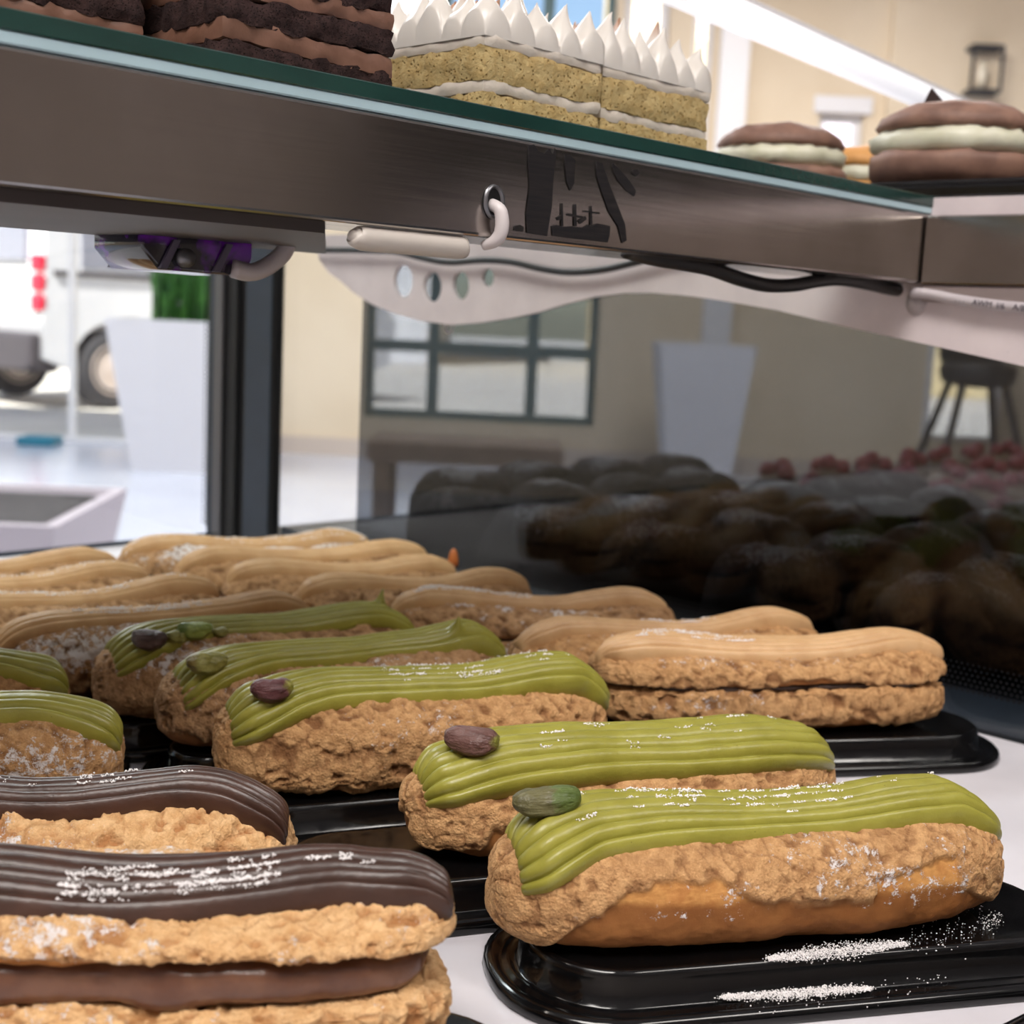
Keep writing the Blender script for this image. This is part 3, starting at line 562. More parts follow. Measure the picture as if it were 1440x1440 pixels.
def shell(name, dims, mat, parent, seed, nx=200, nt=96, rough=1., thr=.45, crackw=.10, cell=.0065, sugar=(), front=None, lump=.0012):
    ph = np.linspace(.035, math.pi - .035, nx)[:, None]; th = (np.linspace(0, 2 * math.pi, nt, endpoint=False) + math.pi * .5)[None, :]
    V = body_surf(ph, th, **dims); N = normals(V)
    if ((V + N * .001 - V.mean((0, 1))) ** 2).sum() < ((V - V.mean((0, 1))) ** 2).sum(): N = -N
    q = V + seed * .37; L, H, z0 = dims['L'], dims['H'], dims['z0']
    hrel = (V[..., 2] - z0) / H
    low = fbm(q / .022, seed, 3); med = fbm(q / .0065, seed + 5, 4); fine = fbm(q / .0019, seed + 9, 3)
    f = hrel - thr + .20 * fbm(q / .02, seed + 3, 3) + .08 * med
    if front is not None: f = front(V, hrel, f, med)
    crust = smooth(-.035, .035, f)
    rg = np.random.RandomState(seed); ns = int(L * .09 / cell ** 2)
    sd = np.stack([rg.uniform(-L / 2, L / 2, ns), rg.uniform(-.05, .05, ns)], -1)
    arc = (np.mod(th - math.pi / 2 + math.pi, 2 * math.pi) - math.pi) * dims['Wd'] * .42 + 0 * V[..., 0]
    p2 = np.stack([V[..., 0], arc], -1).reshape(-1, 2) + .0022 * np.stack([vnoise(q.reshape(-1, 3) / .006, seed + 31), vnoise(q.reshape(-1, 3) / .006, seed + 32)], -1)
    f1, f2, ix = worley(p2, sd); gap = ((f2 - f1) / cell).reshape(arc.shape); cellh = rg.uniform(-1, 1, ns)[ix].reshape(arc.shape); on = (rg.uniform(0, 1, ns)[ix] > .35).reshape(arc.shape)
    cr = (1 - smooth(crackw * .25, crackw, gap)) * crust * np.where(on, 1, .35)
    pits = np.maximum((.35 if lump < .001 else 1.) * smooth(.45, .8, fbm(q * np.array([.6, 1, 1]) / .0042, seed + 41, 3)), .7 * smooth(.35, .7, fbm(q * np.array([.6, 1, 1]) / .0023, seed + 43, 2))) * crust
    d = lump * low + crust * (.0013 + rough * (.00016 * cellh + .00046 * med + .00024 * fine - .00042 * cr - .0011 * pits)) + (1 - crust) * (.00045 * med * .8 + .00012 * fine)
    bot = smooth(.10, .0, hrel) * (dims['nd'] < 6); d = d * (1 - .8 * bot)
    V = V + N * d[..., None]; V[..., 2] = np.maximum(V[..., 2], z0)
    sg = np.zeros_like(hrel)
    for (x0, w, h0, hw_, st) in sugar: sg = np.maximum(sg, st * np.exp(-((V[..., 0] - x0) / w) ** 2 - ((hrel - h0) / hw_) ** 2))
    sg = sg * smooth(-.25, .35, N[..., 2] + .25 + .3 * med) * smooth(-.35, .25, low + .6 * med + .2)
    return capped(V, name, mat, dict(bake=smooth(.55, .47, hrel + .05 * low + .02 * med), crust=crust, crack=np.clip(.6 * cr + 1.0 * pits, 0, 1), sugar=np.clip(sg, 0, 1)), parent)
def cp(t, pts):
    x = [a for a, b in pts]; y = [b for a, b in pts]; f = np.interp(t, x, y)
    k_ = np.ones(9) / 9; pad = np.pad(f, 12, mode='edge'); pad = np.convolve(np.convolve(pad, k_, 'same'), k_, 'same'); return pad[12:-12]
def cream(name, dims, mat, parent, seed, T, hw_, th_c=((0, 0), (1, 0)), ph=(.28, 2.86), nridge=6, ramp_=.0011, nt=220, ns=64, peaks=(), sharp=.75, sink=.0012):
    t = np.linspace(0, 1, nt); phs = ph[0] + (ph[1] - ph[0]) * t; s = np.linspace(-1, 1, ns)
    Tt = cp(t, T); ends = np.clip(1 - np.abs(2 * t - 1) ** 16, 0, 1) ** .5
    hh = cp(t, hw_); cc = cp(t, th_c) + .05 * vnoise(np.stack([t * 7, t * 0, t * 0 + seed], -1), seed)
    th = math.pi / 2 + cc[:, None] + hh[:, None] * s[None, :]
    S = body_surf(phs[:, None], th, **dims); N = normals(S, False)
    if N[nt // 2, ns // 2, 2] < 0: N = -N
    N[..., :] = N / np.linalg.norm(N, axis=-1, keepdims=True)
    wob = .05 * vnoise(np.stack([t * 5, t * 0 + seed * 3.1, t * 0], -1), seed + 2)[:, None]
    u = (s[None, :] + 1) / 2 * nridge + wob * 2
    sharpv = 1 - np.abs(2 * (u - np.floor(u)) - 1)               # 0 in grooves, 1 on crests
    rid = np.sin(np.pi * np.clip(sharpv, 0, 1) / 2) ** sharp - .62
    prof = np.clip(1 - np.abs(s) ** 3.2, 0, 1)[None, :] ** .5
    wav = 1 + .07 * fbm(np.stack([t * 9, t * 0, t * 0 + seed], -1), seed + 7, 3)[:, None]
    th_ = Tt[:, None] * prof * wav * ends[:, None] + ramp_ * rid * np.clip(prof * 1.4, 0, 1) * ends[:, None] * (.95 + .18 * fbm(np.stack([t[:, None] * 11 + 0 * s, u * .9, 0 * u + seed], -1), seed + 8, 2))
    for (t0, s0, A, wt, ws) in peaks: th_ = th_ + A * np.exp(-np.abs((t[:, None] - t0) / wt) ** 1.1 - np.abs((s[None, :] - s0) / ws) ** 1.1)
    top = S + N * (th_ - .0003)[..., None]
    inner = (S - N * sink)[:, ::-1][:, 2:-2:4]
    V = np.concatenate([top, inner], 1)
    o = capped(V, name, mat, None, parent)
    o['_rid'] = 0; del o['_rid']
    return o, top, N, rid
OCT_F = np.array([(0, 2, 4), (2, 1, 4), (1, 3, 4), (3, 0, 4), (2, 0, 5), (1, 2, 5), (3, 1, 5), (0, 3, 5)])
OCT_V = np.array([(1, 0, 0), (-1, 0, 0), (0, 1, 0), (0, -1, 0), (0, 0, 1), (0, 0, -1)], float)
def grains(name, pts, r, parent, seed=0):
    rg = np.random.RandomState(seed); n = len(pts)
    if n == 0: return None
    sz = r * rg.uniform(.5, 1.5, (n, 1, 1)) * rg.uniform(.7, 1.3, (n, 6, 1)); V = np.asarray(pts)[:, None, :] + OCT_V[None] * sz
    Fc = (OCT_F[None] + 6 * np.arange(n)[:, None, None]).reshape(-1, 3); o = mesh_np(name, V.reshape(-1, 3), [Fc], M_SUGAR, False, None, parent); o['kind'] = 'stuff'; return o
def cream_sugar(top, N, rid, parent, zones, seed, r=.00026):
    """sugar that settled on the ridge crests: zones of (t0, t1, s0, s1, count)"""
    rg = np.random.RandomState(seed); nt, ns = rid.shape; pts = []
    for (t0, t1, s0, s1, cnt) in zones:
        k_ = 0
        while k_ < cnt:
            tc = rg.uniform(t0, t1); tries = 0
            j = int(rg.uniform((s0 + 1) / 2 * (ns - 1), (s1 + 1) / 2 * (ns - 1)))
            i = int(np.clip(tc * (nt - 1) , 2, nt - 3))
            seg = rid[i, max(j - 4, 0):j + 5]; j = max(j - 4, 0) + int(np.argmax(seg))
            m_ = min(int(rg.randint(3, 26)), cnt - k_)
            for q in range(m_):
                a = int(np.clip(i + rg.randint(-3, 4), 1, nt - 2)); b = int(np.clip(j + rg.randint(-1, 2), 0, ns - 1)); f = rg.uniform()
                pts.append(top[a, b] * (1 - f) + top[a + 1, b] * f + N[a, b] * rg.uniform(0, .0003) + rg.normal(0, .00016, 3))
            k_ += m_
    return grains('sugar_dusting', pts, r, parent, seed)

ECL = {}
def eclair(label, a, b, kind, seed, Hs=.030, Wd=.044, split=None, mat=None, T=None, hw_=None, thc=((0, 0), (1, 0)), ph=(.28, 2.86), nridge=6, thr=.45, front=None, rough=1., sugar=(), csugar=(), peaks=(), detail=1., L=None, ang=None, Z=DK + .020, trayc=(.010, -.004), trayhw=.031, trayhl=None, traylabel=None, ramp_=.0029, cell=.0065, taper=0, group=None, shift=0.0, sharp=.42, lump=.0012):
    """a, b: the two ends of the pastry as seen in the photograph, on the plane z = Z; b alone with L and ang when the other end is out of frame"""
    q = atz(*b, Z)
    if a is None: ang = math.radians(ang); p = q - L * np.array([math.cos(ang), math.sin(ang), 0])
    else:
        p = atz(*a, Z)
        if L: # right end hidden: keep direction, fix length
            d = (q - p); q = p + d / np.linalg.norm(d) * L
    d = q - p; L = float(np.linalg.norm(d)); ang = math.atan2(d[1], d[0]); n = np.array([-math.sin(ang), math.cos(ang), 0]); c = (p + q) / 2 + n * shift
    t = thing('eclair', label, 'eclair', (c[0], c[1], DK + TRAYZ), ang, group); mat = mat or M_CHOUX
    nx, nt = int(210 * detail), int(110 * detail)
    if split is None:
        dims = dict(L=L, Wd=Wd, H=Hs, zc=Hs * .46, z0=0., p=2.9, nu=2.3, nd=3.4, taper=taper)
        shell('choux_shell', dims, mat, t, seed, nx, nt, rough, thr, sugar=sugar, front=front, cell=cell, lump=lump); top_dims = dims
    else:
        hb, gap = split
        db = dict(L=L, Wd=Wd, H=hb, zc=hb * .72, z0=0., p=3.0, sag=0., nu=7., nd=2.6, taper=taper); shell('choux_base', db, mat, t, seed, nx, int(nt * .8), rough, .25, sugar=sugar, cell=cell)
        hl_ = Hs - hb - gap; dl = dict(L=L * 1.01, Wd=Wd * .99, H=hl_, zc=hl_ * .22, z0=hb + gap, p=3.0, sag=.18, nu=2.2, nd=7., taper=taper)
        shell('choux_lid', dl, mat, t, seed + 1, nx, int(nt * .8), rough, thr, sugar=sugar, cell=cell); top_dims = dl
        df = dict(L=L * .965, Wd=Wd * .93, H=gap + .003, zc=(gap + .003) / 2, z0=hb - .0015, p=3.2, sag=0., nu=3., nd=3.); ph_ = np.linspace(.04, math.pi - .04, 90)[:, None]; th_ = np.linspace(0, 2 * math.pi, 40, endpoint=False)[None, :]
        V = body_surf(ph_, th_, **df); V = V + normals(V) * (.0011 * fbm(V / .012 + seed, seed, 3))[..., None]; capped(V, 'filling', M_FILL if kind == 'choc' else M_FILL_C, None, t)
    T = T or ((0, .004), (.5, .004), (1, .004)); hw_ = hw_ or ((0, .8), (1, .8))
    cm = {'pist': M_PIST, 'coffee': M_COFFEE, 'choc': M_CHOCO}[kind]
    o, top, N, rid = cream('cream_topping', top_dims, cm, t, seed + 50, T, hw_, thc, ph, nridge, ramp_, int(230 * detail), int(104 * detail), peaks, sharp)
    if csugar: cream_sugar(top, N, rid, t, csugar, seed)
    ECL[label] = dict(root=t, top=top, c=c, ang=ang, L=L)
    if traylabel:
        tc = c + np.array([math.cos(ang), math.sin(ang), 0]) * trayc[0] + n * trayc[1]
        tray(traylabel, tc, ang, hw_=trayhw, hl=trayhl or max(.086, L / 2 + .0135))
    return t
# --- front row: pistachio
def front_e1(V, hrel, f, med):
    x = V[..., 0]; line = np.interp(x, [-.072, -.060, -.052, -.042, -.030, -.018, -.008, .010, .024, .0245, .034, .050, .0505, .072], [.05, .14, .40, .62, .72, .66, .52, .44, .43, .62, .63, .70, .45, .10])
    return np.where(V[..., 1] < 0.004, hrel - line + .05 * med, f)
eclair('pistachio eclair with a whole bread-coloured flank and sugar spilled on the tray before it', (693, 1274), (1380, 1228), 'pist', 3, Hs=.0305, Wd=.046, mat=M_CHOUX, front=front_e1, thr=.42, rough=.7, lump=.0008,
       T=((0, .004), (.1, .0062), (.3, .0046), (.5, .0036), (.62, .0042), (.8, .0072), (.92, .005), (1, .003)), hw_=((0, 1.0), (.08, .98), (.18, .74), (.4, .60), (.6, .56), (.8, .62), (1, .95)), thc=((0, .45), (.08, .34), (.2, .10), (.45, -.05), (.8, -.10), (1, -.02)), ph=(.34, 3.02), nridge=7,
       sugar=((.030, .030, .72, .25, .60), (.0, .028, .60, .14, .52), (.046, .020, .50, .14, .55), (.0, .05, .42, .06, .42)), csugar=((.26, .62, -.55, .35, 900), (.15, .8, -.6, .5, 150)), detail=1.75, traylabel='black plastic tray dusted with a spilled line of powdered sugar', trayhw=.033, trayc=(.0135, -.002))
eclair('pistachio eclair with a brown-skinned nut and ragged comb-like cream end', (571, 1158), (1187, 1108), 'pist', 7, Hs=.0275, Wd=.043, mat=M_CHOUX, thr=.30, rough=1.0, L=.1415,
       T=((0, .003), (.08, .0065), (.3, .0072), (.6, .0066), (.88, .0066), (1, .002)), hw_=((0, .9), (.1, .95), (.3, .8), (.5, .78), (.9, .85), (1, .9)), thc=((0, .36), (.15, .2), (.5, .1), (1, .1)), ph=(.30, 2.93), nridge=7, sharp=.45, ramp_=.0030,
       csugar=((.3, .8, -.7, .5, 260),), detail=1.5, traylabel='black plastic tray under the pistachio eclair with the ragged cream end', trayhw=.031, trayhl=.105, trayc=(-.012, -.004))
eclair('pistachio eclair with purplish nut and sugar streaks at mid cream, crust pitted', (306, 1074), (838, 1034), 'pist', 12, Hs=.0325, Wd=.046, thr=.08, rough=1.25, mat=M_CHOUX,
       T=((0, .003), (.1, .0052), (.4, .0050), (.6, .0050), (.82, .0085), (.94, .005), (1, .002)), hw_=((0, .95), (.1, .9), (.22, .66), (.5, .58), (.85, .62), (1, .95)), thc=((0, .5), (.12, .34), (.3, .08), (.6, .0), (.85, .0), (1, .28)), ph=(.30, 3.0), nridge=7,
       sugar=((.0, .04, .6, .3, .35),), csugar=((.4, .62, -.5, .5, 500), (.6, .85, -.6, .4, 120)), detail=1.4, traylabel='black plastic tray behind the chocolate eclairs under the pitted pistachio eclair', trayhw=.030)
eclair('pistachio eclair with a greenish bare nut and a cream peak near its far end', (228, 1020), (698, 968), 'pist', 15, Hs=.0305, thr=.1, rough=1.2, mat=M_CHOUX_PALE,
       T=((0, .003), (.1, .0045), (.5, .0040), (.66, .004), (.82, .0085), (.94, .005), (1, .002)), hw_=((0, .95), (.12, .82), (.25, .58), (.5, .50), (.85, .60), (1, .9)), thc=((0, .5), (.12, .3), (.3, .02), (.8, -.05), (1, .15)), ph=(.36, 2.95), nridge=7, peaks=((.74, .45, .0075, .014, .14),),
       sugar=((-.01, .05, .7, .3, .6),), detail=1.1, traylabel='black plastic tray under the pistachio eclair with greenish bare nut', trayhw=.0245)
eclair('pistachio eclair farthest of its row, topped with dark and crushed green nuts', (136, 978), (576, 932), 'pist', 19, Hs=.0305, thr=.1, rough=1.2, mat=M_CHOUX_PALE,
       T=((0, .003), (.1, .0045), (.5, .0040), (.8, .0060), (.94, .004), (1, .002)), hw_=((0, .95), (.12, .80), (.25, .54), (.5, .48), (.85, .54), (1, .85)), thc=((0, .5), (.12, .3), (.3, .0), (.8, -.05), (1, .12)), ph=(.36, 2.9), nridge=7, peaks=((.82, .0, .0080, .012, .13),),
       sugar=((-.04, .03, .75, .3, .6),), detail=1., traylabel='black plastic tray under the pistachio eclair with crushed green nuts', trayhw=.0225)
# two pistachio eclairs cut by the edge of the photograph, behind the chocolate ones
eclair('pistachio eclair end with smooth cream just behind the chocolate eclairs', None, (166, 1092), 'pist', 23, L=.142, ang=15, Hs=.031, thr=.2, T=((0, .004), (.5, .004), (.9, .0058), (1, .003)), hw_=((0, .5), (.75, .5), (1, .9)), thc=((0, .0), (.7, -.05), (1, .3)), ph=(.3, 3.02), nridge=5, sugar=((.05, .03, .6, .3, .6),), detail=1.1, traylabel='black plastic tray under the smooth-creamed pistachio eclair end', trayhw=.0215, trayc=(.008, 0))
eclair('pistachio eclair end tucked between its smooth-creamed neighbour and the coffee eclairs', None, (92, 1020), 'pist', 27, shift=.005, L=.142, ang=24, Hs=.031, thr=.2, T=((0, .004), (.5, .004), (.9, .0055), (1, .003)), hw_=((0, .5), (.75, .5), (1, .9)), thc=((0, .0), (.7, -.05), (1, .3)), ph=(.3, 3.02), nridge=5, detail=.9, traylabel='black plastic tray under the tucked-in pistachio eclair end', trayhw=.0205, trayc=(.008, 0))
# --- chocolate
eclair('split chocolate eclair showing thick brown filling, heavily sugared', None, (618, 1418), 'choc', 31, L=.146, ang=4, Hs=.0362, Wd=.047, split=(.0178, .0108), mat=M_CHOUX_LIGHT, rough=1.35, thr=.12, cell=.005,
       T=((0, .005), (.3, .0062), (.5, .0040), (.62, .0044), (.85, .0070), (.95, .0062), (1, .003)), hw_=((0, .7), (.5, .60), (.8, .55), (.93, .62), (1, .8)), thc=((0, .0), (.45, .16), (.58, .12), (.75, -.08), (.9, -.02), (1, .40)), ph=(.3, 3.03), nridge=6, ramp_=.0026,
       sugar=((.0, .04, .55, .5, .55), (.04, .03, .5, .5, .5), (-.02, .03, .5, .5, .55)), csugar=((.44, .66, -.1, .7, 1300), (.6, .8, .0, .5, 160)), detail=1.75, traylabel='black plastic tray mostly hidden under the split chocolate eclair', trayhw=.031, trayc=(.013, -.007))
eclair('chocolate eclair with rough crumbly crust behind the split one', None, (404, 1222), 'choc', 36, L=.142, ang=6, Hs=.0285, Wd=.044, split=(.008, .0008), mat=M_CHOUX_LIGHT, rough=1.9, thr=.05, cell=.008,
       T=((0, .005), (.5, .0048), (.85, .0062), (.95, .005), (1, .003)), hw_=((0, .5), (.7, .44), (.92, .52), (1, .75)), thc=((0, .0), (.8, -.06), (1, .4)), ph=(.3, 2.93), nridge=6,
       sugar=((-.01, .03, .5, .4, .8),), csugar=((.3, .75, -.7, .5, 350),), detail=1.4, traylabel='black plastic tray under the crumbly chocolate eclair', trayhw=.030, trayc=(.008, 0))
# --- coffee
CT = ((0, .003), (.1, .0060), (.22, .0066), (.42, .0044), (.58, .0046), (.8, .0072), (.93, .0055), (1, .003))
def coffee(label, a, b, seed, **k_):
    d = dict(T=CT, hw_=((0, .6), (.06, .36), (.14, .40), (.5, .32), (.85, .36), (1, .5)), thc=((0, .25), (.2, .0), (.6, .10), (1, .0)), ph=(.2, 2.9), nridge=5, ramp_=.0021, rough=1.3, thr=.05, mat=M_CHOUX, detail=1., split=(.0145, .0010), Hs=.0288, Wd=.040); d.update(k_)
    return eclair(label, a, b, 'coffee', seed, **d)
coffee('coffee eclair nearest the smoked pane, cream twisted into a knot at its near end', (838, 992), (1310, 984), 41, Hs=.0315, Wd=.045, nridge=6, ramp_=.0023, split=(.0195, .0011), mat=M_CHOUX, thc=((0, .35), (.12, .15), (.35, .12), (.7, .05), (.85, -.1), (1, .15)), hw_=((0, .55), (.05, .30), (.12, .6), (.5, .58), (.8, .5), (1, .55)), ph=(.10, 3.0), sugar=((-.02, .05, .8, .3, .4),), csugar=((.2, .45, -.6, .2, 700),), detail=1.35, traylabel='black plastic tray with its rounded end at the foot of the smoked pane', trayhw=.031, trayc=(.012, -.004))
coffee('coffee eclair with plain square cream end, second from the white deck edge', (722, 962), (1132, 936), 45, sugar=((.0, .05, .8, .3, .5),), csugar=((.45, .6, -.5, .3, 250),), L=.144, traylabel='black plastic tray under the square-ended coffee eclair', trayhw=.0215)
coffee('coffee eclair with a long white sugar band on its cream', (548, 908), (936, 908), 49, sugar=((-.02, .05, .8, .4, .8),), csugar=((.15, .5, -.6, .4, 1100),), mat=M_CHOUX_PALE, traylabel='black plastic tray under the coffee eclair with the sugar band', trayhw=.0215)
coffee('coffee eclair lying behind the farthest pistachio eclair, cream rising at both ends', (424, 896), (752, 880), 53, shift=.011, mat=M_CHOUX_PALE, thr=.4)
coffee('coffee eclair with smooth cream ending beside a small orange crumb', (325, 872), (650, 858), 57, shift=.012, mat=M_CHOUX_PALE)
coffee('coffee eclair in the last pair, low cream hump toward the pane', (264, 858), (562, 840), 61, shift=.022, mat=M_CHOUX_PALE, L=.138, detail=.7)
coffee('coffee eclair at the foot of the black post, thickly sugared', (184, 842), (458, 830), 65, shift=.032, mat=M_CHOUX_PALE, L=.138, detail=.7, sugar=((.0, .07, .8, .5, 1.),), csugar=((.05, .95, -.8, .8, 1400),))
coffee('coffee eclair beside the row of pistachio eclairs, long sugared flank and draped cream tip', (-2, 974), (458, 918), 69, shift=.016, sugar=((-.02, .06, .7, .3, .9),), csugar=((.3, .6, -.5, .5, 900),), mat=M_CHOUX_PALE, split=None, thr=.3, thc=((0, .5), (.15, .2), (1, .1)), traylabel='black plastic tray under the coffee eclair with the draped cream tip', trayhw=.020)
coffee('coffee eclair cut by the photo edge, second behind the draped one', None, (330, 896), 73, shift=.018, L=.140, ang=38, mat=M_CHOUX_PALE, csugar=((.3, .8, -.6, .4, 500),))
coffee('coffee eclair cut by the photo edge, third behind the draped one', None, (234, 874), 77, shift=.019, L=.140, ang=39, mat=M_CHOUX_PALE, csugar=((.3, .8, -.6, .4, 300),), detail=.8)
coffee('coffee eclair cut by the photo edge, farthest toward the street window', None, (206, 858), 81, shift=.034, L=.140, ang=40, mat=M_CHOUX_PALE, detail=.8)
tag(lathe('orange_crumb', [(.001, 0), (.0026, .0006), (.0028, .0036), (.002, .0072), (.0012, .009), (.0004, .0095)], simple('orange_crumb', (190, 108, 52), .5), None, 10), 'small upright orange crumb against the smoked pane', 'crumb')
# --- pistachio nuts resting on the cream
bpy.context.view_layer.update()
def nut_mat(name, skin, flesh, bias):
    k = Mat(name); n = k.noise(190, 4, .6); s = k.noise(1, 4, .6, 0, (90, 420, 420)); sep = k.n.new('ShaderNodeSeparateXYZ'); k.l.new(k.co(), sep.inputs[0])
    f = k.ramp(k.math('ADD', k.math('MULTIPLY', sep.outputs[0], 95), k.math('ADD', k.math('MULTIPLY', n, 1.3), bias)), .45, .75)
    c = k.mix(k.ramp(s, .35, .7), lin(*skin), lin(*[max(0, v - 34) for v in skin])); g = k.mix(k.ramp(s, .35, .7), lin(*flesh), lin(*[max(0, v - 36) for v in flesh]))
    k.p(col=k.mix(f, c, g), rough=.42, spec=.5); k.bump(k.math('ADD', s, k.math('MULTIPLY', n, .7)), .0014, .9); return k.m
def nut(label, px, key, size, yaw, mat, seed, tilt=0, lift=.42):
    E_ = ECL[key]; top = E_['top']; c, s = math.cos(E_['ang']), math.sin(E_['ang']); R2 = np.array([[c, -s, 0], [s, c, 0], [0, 0, 1]])
    Wp = top @ R2.T + np.array([E_['c'][0], E_['c'][1], DK + TRAYZ]); fl = Wp.reshape(-1, 3)
    v = fl - CP; w = v @ fw; X = 720 + F * (v @ RT) / w; Y = 720 - F * (v @ UP) / w; dd = np.hypot(X - px[0], Y - px[1] - 7); i = int(np.argmin(np.where(dd < max(10., dd.min() * 1.5), w, 1e9))); pos = fl[i]
    l, wd, h = size; u_ = np.linspace(.06, math.pi - .06, 34)[:, None]; t_ = np.linspace(0, 2 * math.pi, 26, endpoint=False)[None, :]
    e = np.sin(u_) ** .85; V = np.stack([-l / 2 * np.cos(u_) + 0 * t_, wd / 2 * e * np.cos(t_) * (1 - .15 * np.cos(u_)), h / 2 * e * np.sin(t_) + .0006 * np.cos(u_ * 2)], -1)
    N = normals(V); V = V + N * (.00045 * fbm(V / .0035 + seed, seed, 3) - .0005 * np.exp(-(np.cos(t_ * 2 + .7) / .25) ** 2) * np.sin(u_))[..., None]
    o = capped(V, 'pistachio_nut', mat); o.location = pos + np.array([0, 0, h * lift]); o.rotation_euler = (0, math.radians(tilt), E_['ang'] + math.radians(yaw)); return tag(o, label, 'nut', 'pistachio nuts on the eclairs')
k0 = list(ECL)
N_BROWN = nut_mat('nut_brown_skin', (112, 80, 74), (140, 140, 70), -.9); N_GREEN = nut_mat('nut_green_skin', (104, 100, 66), (100, 116, 62), -.2); N_BARE = nut_mat('nut_bare_flesh', (128, 112, 60), (150, 146, 78), .4); N_PURP = nut_mat('nut_purple_skin', (104, 64, 66), (150, 146, 66), -.55); N_DARK = nut_mat('nut_dark_skin', (92, 70, 66), (104, 84, 70), -.9)
nut('greenish streaked nut lying on the pistachio eclair with the bread-coloured flank', (771, 1127), k0[0], (.0185, .0088, .0080), 2, N_GREEN, 1)
nut('large brown-skinned nut on the eclair with the ragged cream end', (664, 1041), k0[1], (.0165, .0105, .0088), -32, N_BROWN, 2)
nut('purple-brown nut with a green tip on the pitted eclair', (386, 966), k0[2], (.0135, .0088, .0078), 0, N_PURP, 3)
nut('bare greenish nut on the eclair with a cream peak', (291, 927), k0[3], (.0145, .0088, .0080), -8, N_BARE, 4)
nut('dark-skinned nut on the farthest pistachio eclair', (217, 899), k0[4], (.0135, .0090, .0080), -40, N_DARK, 5)
nut('pale green nut half sunk in crushed bits on the farthest pistachio eclair', (282, 884), k0[4], (.0130, .0080, .0070), -20, nut_mat('nut_pale_green', (110, 130, 60), (150, 164, 80), .2), 6)
for (px_, s_, lb) in (((250, 886), (.0055, .005, .0045), 'tiny green nut crumb beside the half sunk nut'), ((262, 893), (.0042, .004, .0035), 'tiny yellow-green nut crumb in front of the half sunk nut'), ((318, 886), (.006, .0045, .0035), 'tiny nut crumb on the cream beyond the half sunk nut')):
    nut(lb, px_, k0[4], s_, 20, N_BARE, 9)
E_ = ECL[[q for q in ECL if 'orange crumb' in q][0]]; tp = E_['top']; i_ = int(tp.shape[0] * .95); j_ = int(tp.shape[1] * .5); c_, s_ = math.cos(E_['ang']), math.sin(E_['ang']); q_ = tp[i_, j_]
bpy.data.objects['orange_crumb'].location = (E_['c'][0] + c_ * q_[0] - s_ * q_[1], E_['c'][1] + s_ * q_[0] + c_ * q_[1], DK + TRAYZ + q_[2] - .0006)
# sugar spilled on the front tray and a few specks elsewhere
rg = np.random.RandomState(4); pts = []
def spill(p0, p1, n, sp, z):
    for _ in range(n):
        t_ = rg.uniform(); x = p0[0] + (p1[0] - p0[0]) * t_; y = p0[1] + (p1[1] - p0[1]) * t_; q = atz(x + rg.normal(0, 3), y + rg.normal(0, 1) * sp * (.4 + math.sin(math.pi * t_)), z); pts.append((q[0], q[1], z + abs(rg.normal(0, .0003))))
spill((1015, 1403), (1225, 1391), 3000, 3.4, DK + .0046); spill((1080, 1349), (1275, 1328), 2600, 4, DK + .0124); spill((960, 1385), (1330, 1370), 260, 16, DK + .0048); spill((1270, 1330), (1400, 1290), 160, 12, DK + .0124); spill((1380, 1305), (1410, 1290), 60, 6, DK + .0124)
tag(grains('spilled_sugar', pts, .00017, None, 3), 'powdered sugar spilled in two white lines on the front black tray', 'sugar')
# second tray peeking in at the bottom corner
tray('black plastic tray whose end just enters at the bottom corner before the sugared tray', atz(1612, 1532, DK)[:3], math.radians(38))
# ------------------------------------------------------------------ cakes on the glass shelf
ZS = .9602
def noisy_box(name, lo, hi, mat, parent, amp=.0006, sc=.004, seed=0, seg=.0022, wave=0., rnd=.0012):
    dims_ = [hi[i] - lo[i] for i in range(3)]; n = [max(3, int(d / seg)) for d in dims_]; V = []; Fc = []
    def side(ax, s):
        a, b = [i for i in range(3) if i != ax]; na, nb = n[a] + 1, n[b] + 1; A, B = np.meshgrid(np.linspace(0, 1, na), np.linspace(0, 1, nb), indexing='ij'); q = np.zeros((na, nb, 3)); q[..., a] = A; q[..., b] = B; q[..., ax] = s
        base = sum(len(v) for v in V); V.append(q.reshape(-1, 3)); f = grid_faces(na, nb, False) + base
        if (s == 1) == (ax == 1): f = f[:, ::-1]
        Fc.append(f)
    for ax in range(3):
        for s in (0, 1): side(ax, s)
    q = np.concatenate(V); p = np.array(lo) + q * np.array(dims_)
    # round the edges, then roughen by a field of position so that shared corners stay together
    c = (np.array(lo) + np.array(hi)) / 2; h = np.array(dims_) / 2; r = min(rnd, h.min() * .6); inner = np.clip(p, c - h + r, c + h - r); d = p - inner; L_ = np.linalg.norm(d, axis=1, keepdims=True); dn = d / (L_ + 1e-12); p = inner + dn * r
    k_ = fbm(p / sc + seed * 3.7, seed, 4)[:, None]; p = p + dn * amp * k_
    if wave: p[:, 2] += wave * fbm(np.stack([p[:, 0] / .018, p[:, 1] / .018, p[:, 2] * 0 + seed], -1), 77, 2)
    return mesh_np(name, p, Fc, mat, True, None, parent)
def crumb_mat(name, a, b, pore, sc=900):
    k = Mat(name); v = k.ramp(k.voro(sc), .12, .32); n = k.noise(260, 5, .7); k.p(col=k.mix(v, lin(*pore), k.mix(k.ramp(n, .35, .65), lin(*a), lin(*b))), rough=.85, spec=.2)
    k.bump(k.math('ADD', k.math('MULTIPLY', v, .5), n), .0012, .9); return k.m
